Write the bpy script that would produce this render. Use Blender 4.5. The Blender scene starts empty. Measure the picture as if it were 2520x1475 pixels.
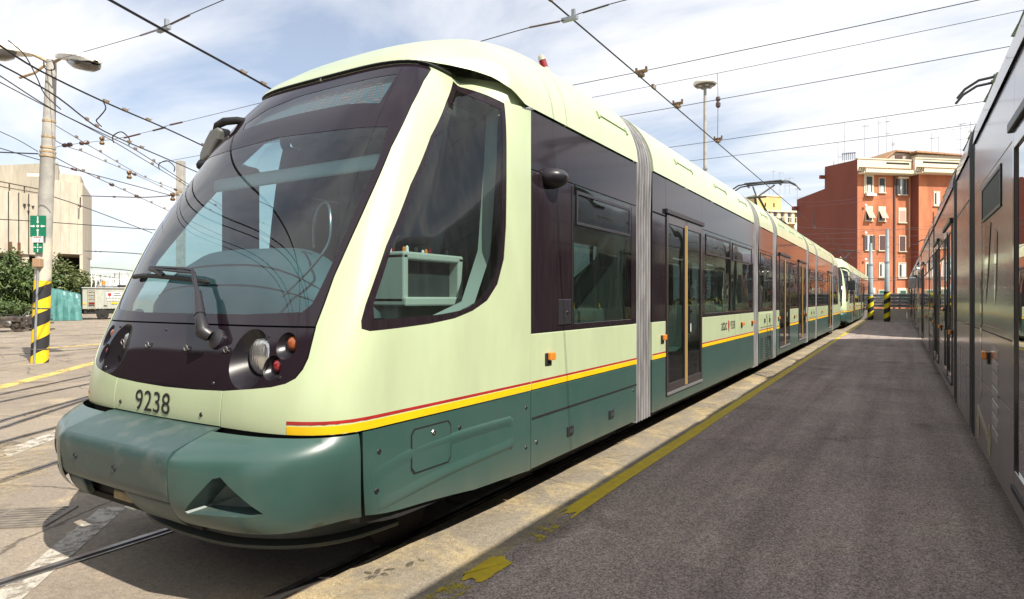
import bpy, bmesh, math, random
import numpy as np
from mathutils import Vector, Matrix, Quaternion
from mathutils.geometry import delaunay_2d_cdt

random.seed(7)
C = bpy.context.scene
COL = C.collection
R = math.radians

# ------------------------------------------------------------------ camera, sky, sun, exposure
CAMH, YAW, FPX = 1.55, R(31.61), 1550.0
cam = bpy.data.cameras.new('camera')
cam.sensor_width, cam.lens = 36.0, FPX / 2520 * 36
cam.shift_y = -0.001
cam.clip_start, cam.clip_end = 0.05, 3000
camo = bpy.data.objects.new('camera', cam)
camo.location = (0, 0, CAMH)
camo.rotation_euler = (R(90), 0, YAW)
COL.objects.link(camo)
C.camera = camo

SUN_DIR = Vector((.85, -.25, 1.0)).normalized()
sun = bpy.data.lights.new('sun', 'SUN')
sun.energy, sun.angle, sun.color = 4.9, R(.53), (1, .93, .82)
suno = bpy.data.objects.new('sun', sun)
suno.location = (20, -6, 30)
suno.rotation_euler = SUN_DIR.to_track_quat('Z', 'Y').to_euler()
COL.objects.link(suno)

world = bpy.data.worlds.new('World')
C.world = world
world.use_nodes = True
wn, wl = world.node_tree.nodes, world.node_tree.links
wn.clear()
def wnode(t, **k):
    n = wn.new(t)
    for a, b in k.items():
        if a.startswith('i_'):
            n.inputs[a[2:]].default_value = b
        else:
            setattr(n, a, b)
    return n
sky = wnode('ShaderNodeTexSky', sky_type='NISHITA', sun_disc=False)
sky.sun_elevation, sky.sun_rotation = math.asin(SUN_DIR.z), math.atan2(SUN_DIR.x, SUN_DIR.y)
sky.air_density, sky.dust_density, sky.ozone_density = 1.0, 1.2, 1.6
tc = wnode('ShaderNodeTexCoord')
sep = wnode('ShaderNodeSeparateXYZ')
wl.new(tc.outputs['Generated'], sep.inputs[0])
mz = wnode('ShaderNodeMath', operation='MAXIMUM'); mz.inputs[1].default_value = 0.0
wl.new(sep.outputs['Z'], mz.inputs[0])
az = wnode('ShaderNodeMath', operation='ADD'); az.inputs[1].default_value = .16
wl.new(mz.outputs[0], az.inputs[0])
dx = wnode('ShaderNodeMath', operation='DIVIDE'); dy = wnode('ShaderNodeMath', operation='DIVIDE')
wl.new(sep.outputs['X'], dx.inputs[0]); wl.new(az.outputs[0], dx.inputs[1])
wl.new(sep.outputs['Y'], dy.inputs[0]); wl.new(az.outputs[0], dy.inputs[1])
cmb = wnode('ShaderNodeCombineXYZ')
wl.new(dx.outputs[0], cmb.inputs[0]); wl.new(dy.outputs[0], cmb.inputs[1])
mp = wnode('ShaderNodeMapping')
mp.inputs['Scale'].default_value = (.55, 1.05, 1); mp.inputs['Rotation'].default_value = (0, 0, R(28)); mp.inputs['Location'].default_value = (2.3, .4, 0)
wl.new(cmb.outputs[0], mp.inputs[0])
nz = wnode('ShaderNodeTexNoise'); nz.inputs['Scale'].default_value = 1.15; nz.inputs['Detail'].default_value = 9
nz.inputs['Roughness'].default_value = .55; nz.inputs['Distortion'].default_value = .5
wl.new(mp.outputs[0], nz.inputs['Vector'])
cr = wnode('ShaderNodeValToRGB')
cr.color_ramp.elements[0].position, cr.color_ramp.elements[1].position = .37, .58
cr.color_ramp.elements[0].color = (.26, .26, .26, 1)
wl.new(nz.outputs['Fac'], cr.inputs[0])
cmix = wnode('ShaderNodeMixRGB')
cmix.inputs['Color2'].default_value = (6.7, 6.75, 6.95, 1)
wl.new(cr.outputs[0], cmix.inputs['Fac']); wl.new(sky.outputs[0], cmix.inputs['Color1'])
bg = wnode('ShaderNodeBackground'); bg.inputs['Strength'].default_value = .1
wl.new(cmix.outputs[0], bg.inputs['Color'])
wo = wnode('ShaderNodeOutputWorld'); wl.new(bg.outputs[0], wo.inputs['Surface'])

vs = C.view_settings
vs.view_transform, vs.look, vs.gamma, vs.exposure = 'Standard', 'None', 1.0, .72
vs.use_curve_mapping = False
C.display_settings.display_device = 'sRGB'
C.cycles.max_bounces = 10; C.cycles.transparent_max_bounces = 16
C.cycles.glossy_bounces = 5; C.cycles.caustics_reflective = False; C.cycles.caustics_refractive = False
C.cycles.use_denoising = True

# ------------------------------------------------------------------ survey helpers (photo point -> place at a known plane)
_c, _s = math.cos(YAW), math.sin(YAW)
def _ray(p):
    u, v = (p[0] - 1260) / FPX, -(p[1] - 735) / FPX
    return Vector((u * _c - _s, u * _s + _c, v))
_O = Vector((0, 0, CAMH))
def at_z(p, z): r = _ray(p); return _O + r * ((z - CAMH) / r.z)
def at_x(p, x): r = _ray(p); return _O + r * (x / r.x)
def at_y(p, y): r = _ray(p); return _O + r * (y / r.y)
def at_d(p, d): return _O + _ray(p) * d

# ------------------------------------------------------------------ materials
MATS = {}
def pm(name, col, rough=.6, metal=0., coat=0., var=.0, vscale=2., bump=0., bscale=40., col2=None, dscale=(1, 1, 1), spec=.5, coat_rough=.05, fine=0., trans=0., emit=None, coords='Object', detail=6, thr=(.4, .62), bdist=.02, dust=None):
    """procedural principled: base colour varied by soft noise, optional second (dirt / wear) colour, fine grain and bump"""
    m = bpy.data.materials.new(name); m.use_nodes = True
    n, l = m.node_tree.nodes, m.node_tree.links
    b = n['Principled BSDF']
    b.inputs['Roughness'].default_value = rough; b.inputs['Metallic'].default_value = metal
    b.inputs['Coat Weight'].default_value = coat; b.inputs['Coat Roughness'].default_value = coat_rough
    b.inputs['Specular IOR Level'].default_value = spec
    b.inputs['Transmission Weight'].default_value = trans
    if emit:
        b.inputs['Emission Color'].default_value = (*emit[0], 1); b.inputs['Emission Strength'].default_value = emit[1]
    t = n.new('ShaderNodeTexCoord')
    mpn = n.new('ShaderNodeMapping'); mpn.inputs['Scale'].default_value = dscale
    l.new(t.outputs[coords], mpn.inputs[0])
    out = None
    if col2 is not None or var > 0:
        nz = n.new('ShaderNodeTexNoise'); nz.inputs['Scale'].default_value = vscale; nz.inputs['Detail'].default_value = detail
        nz.inputs['Roughness'].default_value = .6
        l.new(mpn.outputs[0], nz.inputs['Vector'])
        rp = n.new('ShaderNodeValToRGB'); rp.color_ramp.elements[0].position, rp.color_ramp.elements[1].position = thr
        c2 = col2 if col2 is not None else tuple(max(0, x * (1 - var)) for x in col)
        rp.color_ramp.elements[0].color = (*c2, 1); rp.color_ramp.elements[1].color = (*col, 1)
        l.new(nz.outputs['Fac'], rp.inputs[0]); out = rp.outputs[0]
    else:
        b.inputs['Base Color'].default_value = (*col, 1)
    if fine > 0:
        nf = n.new('ShaderNodeTexNoise'); nf.inputs['Scale'].default_value = bscale; nf.inputs['Detail'].default_value = 3
        l.new(mpn.outputs[0], nf.inputs['Vector'])
        mr = n.new('ShaderNodeMapRange'); mr.inputs[1].default_value = .3; mr.inputs[2].default_value = .7
        mr.inputs[3].default_value = 1 - fine; mr.inputs[4].default_value = 1 + fine
        l.new(nf.outputs['Fac'], mr.inputs[0])
        mu = n.new('ShaderNodeMixRGB'); mu.blend_type = 'MULTIPLY'; mu.inputs['Fac'].default_value = 1
        if out is not None: l.new(out, mu.inputs['Color1'])
        else: mu.inputs['Color1'].default_value = (*col, 1)
        l.new(mr.outputs[0], mu.inputs['Color2']); out = mu.outputs[0]
    if dust:     # road dust caught low on the bodywork, broken up by noise: (colour, fades out at z, amount)
        sz = n.new('ShaderNodeSeparateXYZ'); l.new(t.outputs['Object'], sz.inputs[0])
        md = n.new('ShaderNodeMapRange'); md.inputs[1].default_value = dust[1]; md.inputs[2].default_value = .28; md.inputs[3].default_value = 0; md.inputs[4].default_value = 1
        l.new(sz.outputs['Z'], md.inputs[0])
        n2 = n.new('ShaderNodeTexNoise'); n2.inputs['Scale'].default_value = 5; n2.inputs['Detail'].default_value = 9; n2.inputs['Roughness'].default_value = .7
        mp3 = n.new('ShaderNodeMapping'); mp3.inputs['Scale'].default_value = (1.6, 1.6, .5); l.new(t.outputs['Object'], mp3.inputs[0]); l.new(mp3.outputs[0], n2.inputs['Vector'])
        pw = n.new('ShaderNodeMath'); pw.operation = 'POWER'; pw.inputs[1].default_value = 1.6; l.new(md.outputs[0], pw.inputs[0])
        m3 = n.new('ShaderNodeMath'); m3.operation = 'MULTIPLY'; l.new(pw.outputs[0], m3.inputs[0]); l.new(n2.outputs['Fac'], m3.inputs[1])
        m4 = n.new('ShaderNodeMath'); m4.operation = 'MULTIPLY'; m4.use_clamp = True; m4.inputs[1].default_value = dust[2]; l.new(m3.outputs[0], m4.inputs[0])
        mm_d = n.new('ShaderNodeMixRGB'); l.new(m4.outputs[0], mm_d.inputs['Fac']); mm_d.inputs['Color2'].default_value = (*dust[0], 1)
        if out is not None: l.new(out, mm_d.inputs['Color1'])
        else: mm_d.inputs['Color1'].default_value = (*col, 1)
        out = mm_d.outputs[0]
        ro = n.new('ShaderNodeMapRange'); ro.inputs[3].default_value = rough; ro.inputs[4].default_value = .8; l.new(m4.outputs[0], ro.inputs[0]); l.new(ro.outputs[0], b.inputs['Roughness'])
        co = n.new('ShaderNodeMapRange'); co.inputs[3].default_value = coat; co.inputs[4].default_value = 0; l.new(m4.outputs[0], co.inputs[0]); l.new(co.outputs[0], b.inputs['Coat Weight'])
    if out is not None: l.new(out, b.inputs['Base Color'])
    if bump > 0:
        nb = n.new('ShaderNodeTexNoise'); nb.inputs['Scale'].default_value = bscale; nb.inputs['Detail'].default_value = 4
        l.new(mpn.outputs[0], nb.inputs['Vector'])
        bp = n.new('ShaderNodeBump'); bp.inputs['Strength'].default_value = bump; bp.inputs['Distance'].default_value = bdist
        l.new(nb.outputs['Fac'], bp.inputs['Height']); l.new(bp.outputs[0], b.inputs['Normal'])
        if coat > 0: l.new(bp.outputs[0], b.inputs['Coat Normal'])
    MATS[name] = m
    return m

def glass(name, tint, refl=1.0, ior=1.5, rough=.0, dirt=.0, bump=.0, streak=(6, 6, 1.0)):
    """thin tinted pane: tinted see-through plus mirror reflection, with a little dust"""
    m = bpy.data.materials.new(name); m.use_nodes = True
    n, l = m.node_tree.nodes, m.node_tree.links
    n.clear()
    o = n.new('ShaderNodeOutputMaterial')
    tr = n.new('ShaderNodeBsdfTransparent'); tr.inputs[0].default_value = (*tint, 1)
    gl = n.new('ShaderNodeBsdfGlossy'); gl.inputs['Roughness'].default_value = rough
    fr = n.new('ShaderNodeFresnel')
    ge = n.new('ShaderNodeNewGeometry'); io = n.new('ShaderNodeMapRange')      # thin pane: same mirror strength from either side
    io.inputs[3].default_value = ior; io.inputs[4].default_value = 1/ior
    l.new(ge.outputs['Backfacing'], io.inputs[0]); l.new(io.outputs[0], fr.inputs['IOR'])
    mul = n.new('ShaderNodeMath'); mul.operation = 'MULTIPLY'; mul.inputs[1].default_value = refl; mul.use_clamp = True
    l.new(fr.outputs[0], mul.inputs[0])
    mx = n.new('ShaderNodeMixShader')
    l.new(mul.outputs[0], mx.inputs[0]); l.new(tr.outputs[0], mx.inputs[1]); l.new(gl.outputs[0], mx.inputs[2])
    t = n.new('ShaderNodeTexCoord')
    if bump:
        nb = n.new('ShaderNodeTexNoise'); nb.inputs['Scale'].default_value = 1.3; nb.inputs['Detail'].default_value = 1
        l.new(t.outputs['Object'], nb.inputs['Vector'])
        bp = n.new('ShaderNodeBump'); bp.inputs['Strength'].default_value = bump; bp.inputs['Distance'].default_value = .05
        l.new(nb.outputs['Fac'], bp.inputs['Height']); l.new(bp.outputs[0], gl.inputs['Normal']); 
    last = mx
    if dirt:
        df = n.new('ShaderNodeBsdfDiffuse'); df.inputs[0].default_value = (.45, .42, .38, 1)
        mp2 = n.new('ShaderNodeMapping'); mp2.inputs['Scale'].default_value = streak
        l.new(t.outputs['Object'], mp2.inputs[0])
        nd = n.new('ShaderNodeTexNoise'); nd.inputs['Scale'].default_value = 4; nd.inputs['Detail'].default_value = 8
        l.new(mp2.outputs[0], nd.inputs['Vector'])
        mr = n.new('ShaderNodeMapRange'); mr.inputs[1].default_value = .42; mr.inputs[2].default_value = .75
        mr.inputs[3].default_value = dirt * .35; mr.inputs[4].default_value = dirt
        l.new(nd.outputs['Fac'], mr.inputs[0])
        mx2 = n.new('ShaderNodeMixShader')
        l.new(mr.outputs[0], mx2.inputs[0]); l.new(mx.outputs[0], mx2.inputs[1]); l.new(df.outputs[0], mx2.inputs[2])
        last = mx2
    l.new(last.outputs[0], o.inputs[0])
    MATS[name] = m
    return m

cream = pm('cream green paint', (.45, .525, .325), .34, coat=.45, var=.13, vscale=2.2, dscale=(1.3, 1.3, .45), bump=.035, bscale=1.7, coat_rough=.12, thr=(.28, .60), detail=9)
dgreen = pm('dark green paint', (.029, .074, .063), .36, coat=.4, col2=(.038, .080, .068), vscale=2.6, bump=.04, bscale=1.8, coat_rough=.14, dust=((.15, .125, .09), .62, .95), detail=9)
dgreen_worn = pm('dark green paint scuffed', (.030, .064, .061), .46, coat=.2, col2=(.062, .088, .080), vscale=7, bump=.06, bscale=9, coat_rough=.3, thr=(.36, .5), dust=((.13, .11, .085), .7, .8), detail=9)
yellow = pm('yellow stripe', (.78, .48, .006), .4, var=.1, vscale=8)
red = pm('red stripe', (.36, .02, .02), .45, var=.2, vscale=12)
blackgl = pm('black gloss panel', (.014, .009, .013), .07, bump=.015, bscale=1.5, spec=.42)
blackdirt = pm('black gloss panel dusty', (.015, .010, .013), .08, spec=.30, col2=(.021, .015, .018), vscale=9, dscale=(5, 5, .4), bump=.02, bscale=1.2)
rubber = pm('black rubber', (.012, .012, .013), .6)
blackpl = pm('black plastic', (.022, .021, .025), .38, bump=.05, bscale=120)
dark = pm('dark void', (.012, .012, .013), .8)
undr = pm('underframe grime', (.02, .018, .016), .8, var=.5, vscale=6)
steel = pm('bare steel', (.42, .41, .4), .32, metal=1, var=.3, vscale=9)
rail_m = pm('rail steel', (.30, .28, .26), .35, metal=.9, col2=(.12, .08, .05), vscale=5)
groove = pm('rail groove', (.018, .016, .015), .9)
alu = pm('aluminium trim', (.5, .5, .5), .4, metal=.8)
bellow = pm('bellows grey', (.25, .243, .247), .75, col2=(.11, .105, .108), vscale=7, dscale=(3, 3, .30), thr=(.33, .6), detail=9)
bellowd = pm('bellows dark', (.03, .03, .032), .7)
inner = pm('interior grey green', (.37, .41, .38), .55, var=.06)
innerd = pm('interior dark', (.035, .04, .042), .6)
dashm = pm('dash hood teal grey', (.075, .108, .112), .55, var=.1, vscale=4)
seatm = pm('seat shell', (.42, .52, .48), .4)
poley = pm('yellow hand rail', (.75, .45, .01), .35)
dplum = pm('dark wrap film', (.150, .120, .138), .26, coat=.7, bump=.035, bscale=1.0, col2=(.115, .09, .105), vscale=2.5, dscale=(1.5, 1.5, .5), coat_rough=.11, detail=9, dust=((.17, .14, .11), .9, .8))
dplum2 = pm('dark wrap roof', (.22, .19, .23), .3, coat=.5)
wind = glass('windscreen glass', (.52, .73, .77), 1.7, dirt=.02, streak=(5, 5, 5))
sideg = glass('side glass', (.62, .74, .72), 1.2, dirt=.025, streak=(5, 5, .8))
pane_m = glass('tinted window glass', (.52, .60, .58), 1.0, dirt=.015, bump=.12)
pane_d = glass('dark window glass', (.10, .11, .12), 2.2, bump=.10)
lensm = pm('headlamp lens', (.62, .62, .60), .16, metal=.8, bump=.6, bscale=30, dscale=(1, 1, .05))
bowlm = pm('lamp bowl', (.012, .010, .013), .28)
amber = pm('amber lens', (.26, .06, .012), .15, coat=1)
amber_b = pm('bright amber lens', (.75, .22, .02), .2, coat=1)
redl = pm('red lens', (.20, .004, .008), .15, coat=1)
clearl = pm('clear lens', (.36, .34, .26), .15, coat=1)
led = pm('dull led dots', (.40, .15, .09), .6, emit=((.7, .17, .08), .22))
inkb = pm('black lettering', (.012, .010, .014), .5)
white = pm('white paint', (.74, .74, .72), .5, var=.1)
galv = pm('galvanised steel', (.34, .37, .40), .5, metal=.5, var=.2, vscale=3)

# ------------------------------------------------------------------ mesh builder
class MB:
    def __init__(s): s.v = []; s.f = []
    def add(s, v, f):
        o = len(s.v); s.v += [tuple(p) for p in v]; s.f += [tuple(i + o for i in q) for q in f]; return s
    def box(s, x0, x1, y0, y1, z0, z1):
        x0, x1 = min(x0, x1), max(x0, x1); y0, y1 = min(y0, y1), max(y0, y1); z0, z1 = min(z0, z1), max(z0, z1)
        return s.add([(x0,y0,z0),(x1,y0,z0),(x1,y1,z0),(x0,y1,z0),(x0,y0,z1),(x1,y0,z1),(x1,y1,z1),(x0,y1,z1)],
              [(3,2,1,0),(4,5,6,7),(0,1,5,4),(1,2,6,5),(2,3,7,6),(3,0,4,7)])
    def obox(s, c, ax, ay, az):
        c, ax, ay, az = map(Vector, (c, ax, ay, az))
        P = [c+ax*i+ay*j+az*k for k in (-1,1) for i, j in ((-1,-1),(1,-1),(1,1),(-1,1))]
        return s.add(P, [(3,2,1,0),(4,5,6,7),(0,1,5,4),(1,2,6,5),(2,3,7,6),(3,0,4,7)])
    def tube(s, pts, r, n=6, cap=True):
        pts = [Vector(p) for p in pts]; rs = r if isinstance(r, (list, tuple)) else [r]*len(pts)
        o = len(s.v); up = None
        for i, p in enumerate(pts):
            d = (pts[min(i+1, len(pts)-1)] - pts[max(i-1, 0)])
            if d.length < 1e-9: d = Vector((0,0,1))
            d.normalize()
            if up is None:
                up = Vector((0,0,1)) if abs(d.z) < .9 else Vector((1,0,0))
            a = d.cross(up)
            if a.length < 1e-6: a = d.cross(Vector((1,.3,0)))
            a.normalize(); up = a.cross(d)
            for k in range(n):
                t = 2*math.pi*k/n
                s.v.append(tuple(p + (a*math.cos(t) + up*math.sin(t))*rs[i]))
        for i in range(len(pts)-1):
            for k in range(n):
                s.f.append((o+i*n+k, o+i*n+(k+1) % n, o+(i+1)*n+(k+1) % n, o+(i+1)*n+k))
        if cap:
            s.f.append(tuple(o+k for k in range(n))[::-1]); e = o+(len(pts)-1)*n
            s.f.append(tuple(e+k for k in range(n)))
        return s
    def lathe(s, prof, c=(0,0,0), axis=(0,0,1), n=24):
        """prof: (radius, height along the axis)"""
        ax = Vector(axis).normalized(); u = ax.orthogonal().normalized(); w = ax.cross(u); c = Vector(c); o = len(s.v)
        for r_, h in prof:
            for k in range(n):
                t = 2*math.pi*k/n; s.v.append(tuple(c + ax*h + (u*math.cos(t)+w*math.sin(t))*r_))
        for i in range(len(prof)-1):
            for k in range(n):
                s.f.append((o+i*n+k, o+i*n+(k+1) % n, o+(i+1)*n+(k+1) % n, o+(i+1)*n+k))
        s.f.append(tuple(o+k for k in range(n))[::-1]); e = o+(len(prof)-1)*n; s.f.append(tuple(e+k for k in range(n)))
        return s
    def grid(s, P):
        """P[i][j] of points"""
        o = len(s.v); m = len(P[0])
        for row in P: s.v += [tuple(p) for p in row]
        for i in range(len(P)-1):
            for j in range(m-1):
                s.f.append((o+i*m+j, o+i*m+j+1, o+(i+1)*m+j+1, o+(i+1)*m+j))
        return s
    def prism(s, poly, d0, d1):
        """poly: list of Vectors, extruded by vectors d0, d1"""
        d0, d1 = Vector(d0), Vector(d1); n = len(poly); o = len(s.v)
        s.v += [tuple(Vector(p)+d0) for p in poly] + [tuple(Vector(p)+d1) for p in poly]
        s.f.append(tuple(o+i for i in range(n))[::-1]); s.f.append(tuple(o+n+i for i in range(n)))
        for i in range(n): s.f.append((o+i, o+(i+1) % n, o+n+(i+1) % n, o+n+i))
        return s
    def obj(s, name, mat, parent=None, smooth=None, bevel=0, loc=None, off=(0,0,0), segs=2):
        """ONE mesh object. loc: world place of its origin (vertices given in world); off: subtracted from the vertices"""
        me = bpy.data.meshes.new(name)
        o_ = Vector(loc) if loc is not None else Vector(off)
        me.from_pydata([tuple(Vector(p) - o_) for p in s.v], [], s.f); me.update()
        ms = mat if isinstance(mat, (list, tuple)) else [mat]
        for m in ms: me.materials.append(m)
        bm = bmesh.new(); bm.from_mesh(me); bmesh.ops.recalc_face_normals(bm, faces=bm.faces); bm.to_mesh(me); bm.free()
        ob = bpy.data.objects.new(name, me); COL.objects.link(ob)
        if loc is not None: ob.location = loc
        if parent is not None: ob.parent = parent
        if smooth is not None:
            me.shade_smooth(); me.set_sharp_from_angle(angle=R(smooth))
        if bevel:
            b = ob.modifiers.new('edge', 'BEVEL'); b.width = bevel; b.segments = segs; b.limit_method = 'ANGLE'; b.angle_limit = R(40)
            b.harden_normals = False
        return ob
def tag(o, label, cat, group=None):
    o['label'] = label; o['category'] = cat
    if group: o['group'] = group
    return o
def struct(o): o['kind'] = 'structure'; return o
def thing(name, label, cat, loc=(0,0,0), rotz=0, group=None):
    o = bpy.data.objects.new(name, None); COL.objects.link(o); o.location = loc; o.rotation_euler = (0,0,rotz); o.empty_display_size = .2
    return tag(o, label, cat, group)
KIDS = {}
def kids(o): return [c for c in bpy.data.objects if c.parent == o]
def copy_tree(o, parent=None, table=None):
    if table is None:
        table = {}
        for c in bpy.data.objects:
            if c.parent: table.setdefault(c.parent.name, []).append(c)
    c = o.copy(); COL.objects.link(c)
    if parent is not None: c.parent = parent
    for ch in table.get(o.name, []): copy_tree(ch, c, table)
    return c
def text_geo(s, sx=1., size=1.):
    cu = bpy.data.curves.new('t', 'FONT'); cu.body = s; cu.size = size; cu.resolution_u = 6
    ob = bpy.data.objects.new('t', cu); COL.objects.link(ob)
    dg = bpy.context.evaluated_depsgraph_get()
    me = bpy.data.meshes.new_from_object(ob.evaluated_get(dg))
    v = [(p.co.x*sx, p.co.y) for p in me.vertices]; f = [tuple(p.vertices) for p in me.polygons]
    bpy.data.objects.remove(ob); bpy.data.curves.remove(cu); bpy.data.meshes.remove(me)
    return v, f
def xz(v): return (v[0], 0, v[1])

# ------------------------------------------------------------------ ground
def noise_tex(n, l, vec, scale, detail=6, rough=.6, dist=0):
    t = n.new('ShaderNodeTexNoise'); t.inputs['Scale'].default_value = scale; t.inputs['Detail'].default_value = detail
    t.inputs['Roughness'].default_value = rough; t.inputs['Distortion'].default_value = dist
    l.new(vec, t.inputs['Vector']); return t.outputs['Fac']
def ramp(n, l, fac, p0, p1, c0, c1):
    r_ = n.new('ShaderNodeValToRGB'); r_.color_ramp.elements[0].position, r_.color_ramp.elements[1].position = p0, p1
    r_.color_ramp.elements[0].color, r_.color_ramp.elements[1].color = (*c0, 1), (*c1, 1); l.new(fac, r_.inputs[0]); return r_.outputs[0]
def mixc(n, l, fac, a, b, mode='MIX'):
    m = n.new('ShaderNodeMixRGB'); m.blend_type = mode
    if isinstance(fac, (int, float)): m.inputs[0].default_value = fac
    else: l.new(fac, m.inputs[0])
    for i, x in ((1, a), (2, b)):
        if isinstance(x, tuple): m.inputs[i].default_value = (*x, 1)
        else: l.new(x, m.inputs[i])
    return m.outputs[0]
def ground_mat(name, base, patch, dust, speck_dark, speck_lite, cracks=True, dust_thr=(.52, .68), agg=220., speck=.5, lane=False):
    m = bpy.data.materials.new(name); m.use_nodes = True
    n, l = m.node_tree.nodes, m.node_tree.links; b = n['Principled BSDF']; b.inputs['Roughness'].default_value = .9; b.inputs['Specular IOR Level'].default_value = .25
    t = n.new('ShaderNodeTexCoord'); v = t.outputs['Object']
    c = ramp(n, l, noise_tex(n, l, v, .35, 7, .65), .35, .65, patch, base)
    c = mixc(n, l, ramp(n, l, noise_tex(n, l, v, 1.6, 8, .7, .4), *dust_thr, (0, 0, 0), (.8, .8, .8)), c, dust)
    vo = n.new('ShaderNodeTexVoronoi'); vo.inputs['Scale'].default_value = agg; l.new(v, vo.inputs['Vector'])
    sp = ramp(n, l, vo.outputs['Color'], .2, .85, speck_dark, speck_lite)
    c = mixc(n, l, speck, c, sp, 'OVERLAY')
    if lane:
        mpl = n.new('ShaderNodeMapping'); mpl.inputs['Scale'].default_value = (1.6, .07, 1); l.new(v, mpl.inputs[0])
        c = mixc(n, l, 1.0, c, ramp(n, l, noise_tex(n, l, mpl.outputs[0], 2.2, 6, .6, .2), .3, .7, (.72, .71, .71), (1.2, 1.2, 1.19)), 'MULTIPLY')
    mid = noise_tex(n, l, v, 28, 5, .7)
    c = mixc(n, l, 1.0, c, ramp(n, l, mid, .25, .75, (.72, .72, .72), (1.25, 1.25, 1.25)), 'MULTIPLY')
    st = ramp(n, l, noise_tex(n, l, v, .9, 5, .6, .5), .58, .72, (1, 1, 1), (.60, .58, .57))
    c = mixc(n, l, 1.0, c, st, 'MULTIPLY')
    if cracks:
        wv = n.new('ShaderNodeTexVoronoi'); wv.feature = 'DISTANCE_TO_EDGE'; wv.inputs['Scale'].default_value = .42
        nz_ = n.new('ShaderNodeTexNoise'); nz_.inputs['Scale'].default_value = 2.2; nz_.inputs['Detail'].default_value = 5; l.new(v, nz_.inputs['Vector'])
        ad = n.new('ShaderNodeMixRGB'); ad.blend_type = 'ADD'; ad.inputs[0].default_value = .5; l.new(v, ad.inputs[1]); l.new(nz_.outputs['Color'], ad.inputs[2])
        l.new(ad.outputs[0], wv.inputs['Vector'])
        c = mixc(n, l, ramp(n, l, wv.outputs['Distance'], .003, .010, (.75, .75, .75), (0, 0, 0)), c, tuple(x*.3 for x in patch))
    l.new(c, b.inputs['Base Color'])
    bp = n.new('ShaderNodeBump'); bp.inputs['Strength'].default_value = .55; bp.inputs['Distance'].default_value = .006
    l.new(vo.outputs['Distance'], bp.inputs['Height']); l.new(bp.outputs[0], b.inputs['Normal'])
    return m
yard_m = ground_mat('sun bleached yard asphalt', (.30, .254, .20), (.215, .183, .148), (.40, .325, .22), (.30, .30, .32), (.72, .70, .66))
plat_m = ground_mat('dark platform asphalt', (.385, .316, .288), (.275, .230, .216), (.45, .375, .31), (.10, .10, .11), (.88, .86, .84), cracks=False, dust_thr=(.52, .75), agg=125, speck=.6, lane=True)
strip_m = ground_mat('sandy kerb concrete', (.275, .24, .185), (.205, .18, .14), (.42, .335, .19), (.28, .28, .3), (.75, .73, .7), cracks=False, dust_thr=(.46, .6), agg=180)

def sheet(name, pts, z, mat, sub=0):
    m = MB(); m.add([(x, y, z) for x, y in pts], [tuple(range(len(pts)))])
    return struct(m.obj(name, mat))
sheet('ground', [(-700, -300), (700, -300), (700, 700), (-700, 700)], 0, yard_m)
PZ = .05
m = MB().box(-1.98, .80, -9, 50.3, -.05, PZ); struct(m.obj('platform', plat_m))
m = MB()
ys = [-9 + i*2.2 for i in range(28)]
m.box(-2.60, -1.983, -9, 50.3, -.05, PZ - .002)
struct(m.obj('kerb_strip', strip_m))
# sand drifted along the kerb and in the yard: low irregular patches
def patch(name, c, rx, ry, rot, mat, z, seed, n=40, h=.012):
    rnd = random.Random(seed); pts = []
    for i in range(n):
        t = 2*math.pi*i/n; k = 1 + rnd.uniform(-.28, .22); x, y = rx*k*math.cos(t), ry*k*math.sin(t)
        pts.append((c[0]+x*math.cos(rot)-y*math.sin(rot), c[1]+x*math.sin(rot)+y*math.cos(rot), z))
    m = MB(); m.add(pts + [(c[0], c[1], z+h)], [(i, (i+1) % n, n) for i in range(n)])
    o = m.obj(name, mat, smooth=80); o['kind'] = 'structure'; return o
def worn_mat(name, col, thr, scale=9, rough=.7, col2=None, soft=.06):
    m = bpy.data.materials.new(name); m.use_nodes = True
    n, l = m.node_tree.nodes, m.node_tree.links; b = n['Principled BSDF']; b.inputs['Roughness'].default_value = rough
    v = n.new('ShaderNodeTexCoord').outputs['Object']
    c = ramp(n, l, noise_tex(n, l, v, 14, 6), .3, .7, col2 or tuple(x*.7 for x in col), col); l.new(c, b.inputs['Base Color'])
    a = ramp(n, l, noise_tex(n, l, v, scale, 14, .78), thr, thr+soft, (0, 0, 0), (1, 1, 1)); l.new(a, b.inputs['Alpha'])
    return m
sand_m = worn_mat('loose sand', (.46, .37, .22), .44, 7, .95, soft=.35)
sand2_m = worn_mat('thin sand', (.42, .34, .22), .47, 9, .95, soft=.4)
ypaint = worn_mat('worn yellow paint', (.62, .45, .015), .31, 13, .6, (.45, .33, .02), soft=.08)
ypaint2 = worn_mat('flaking yellow paint', (.50, .39, .02), .49, 9, .6, (.38, .30, .03), soft=.10)
ypaint3 = worn_mat('faded yellow yard paint', (.60, .42, .10), .42, 4, .8, (.5, .37, .12))
wpaint = worn_mat('worn white paint', (.50, .46, .39), .40, 9, .8, soft=.12)
oil_m = worn_mat('dried oil', (.09, .075, .055), .36, 40, .8, soft=.25)
rnd = random.Random(3)
for k in range(9):
    y = 2.4 + k*1.55 + rnd.uniform(-.3, .3)
    patch('sand_patch', (-2.28 + rnd.uniform(-.14, .14), y), rnd.uniform(.08, .2), rnd.uniform(.3, .9), 0, sand2_m if k % 2 else sand_m, PZ+.003+.001*(k % 3), 50+k, h=.006)
patch('sand_patch', (-7.0, 2.45), 1.2, .38, R(-20), sand_m, .004, 3, h=.01)
patch('sand_patch', (.52, 5.4), .13, .6, 0, sand2_m, PZ+.004, 9, h=.002)
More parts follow.
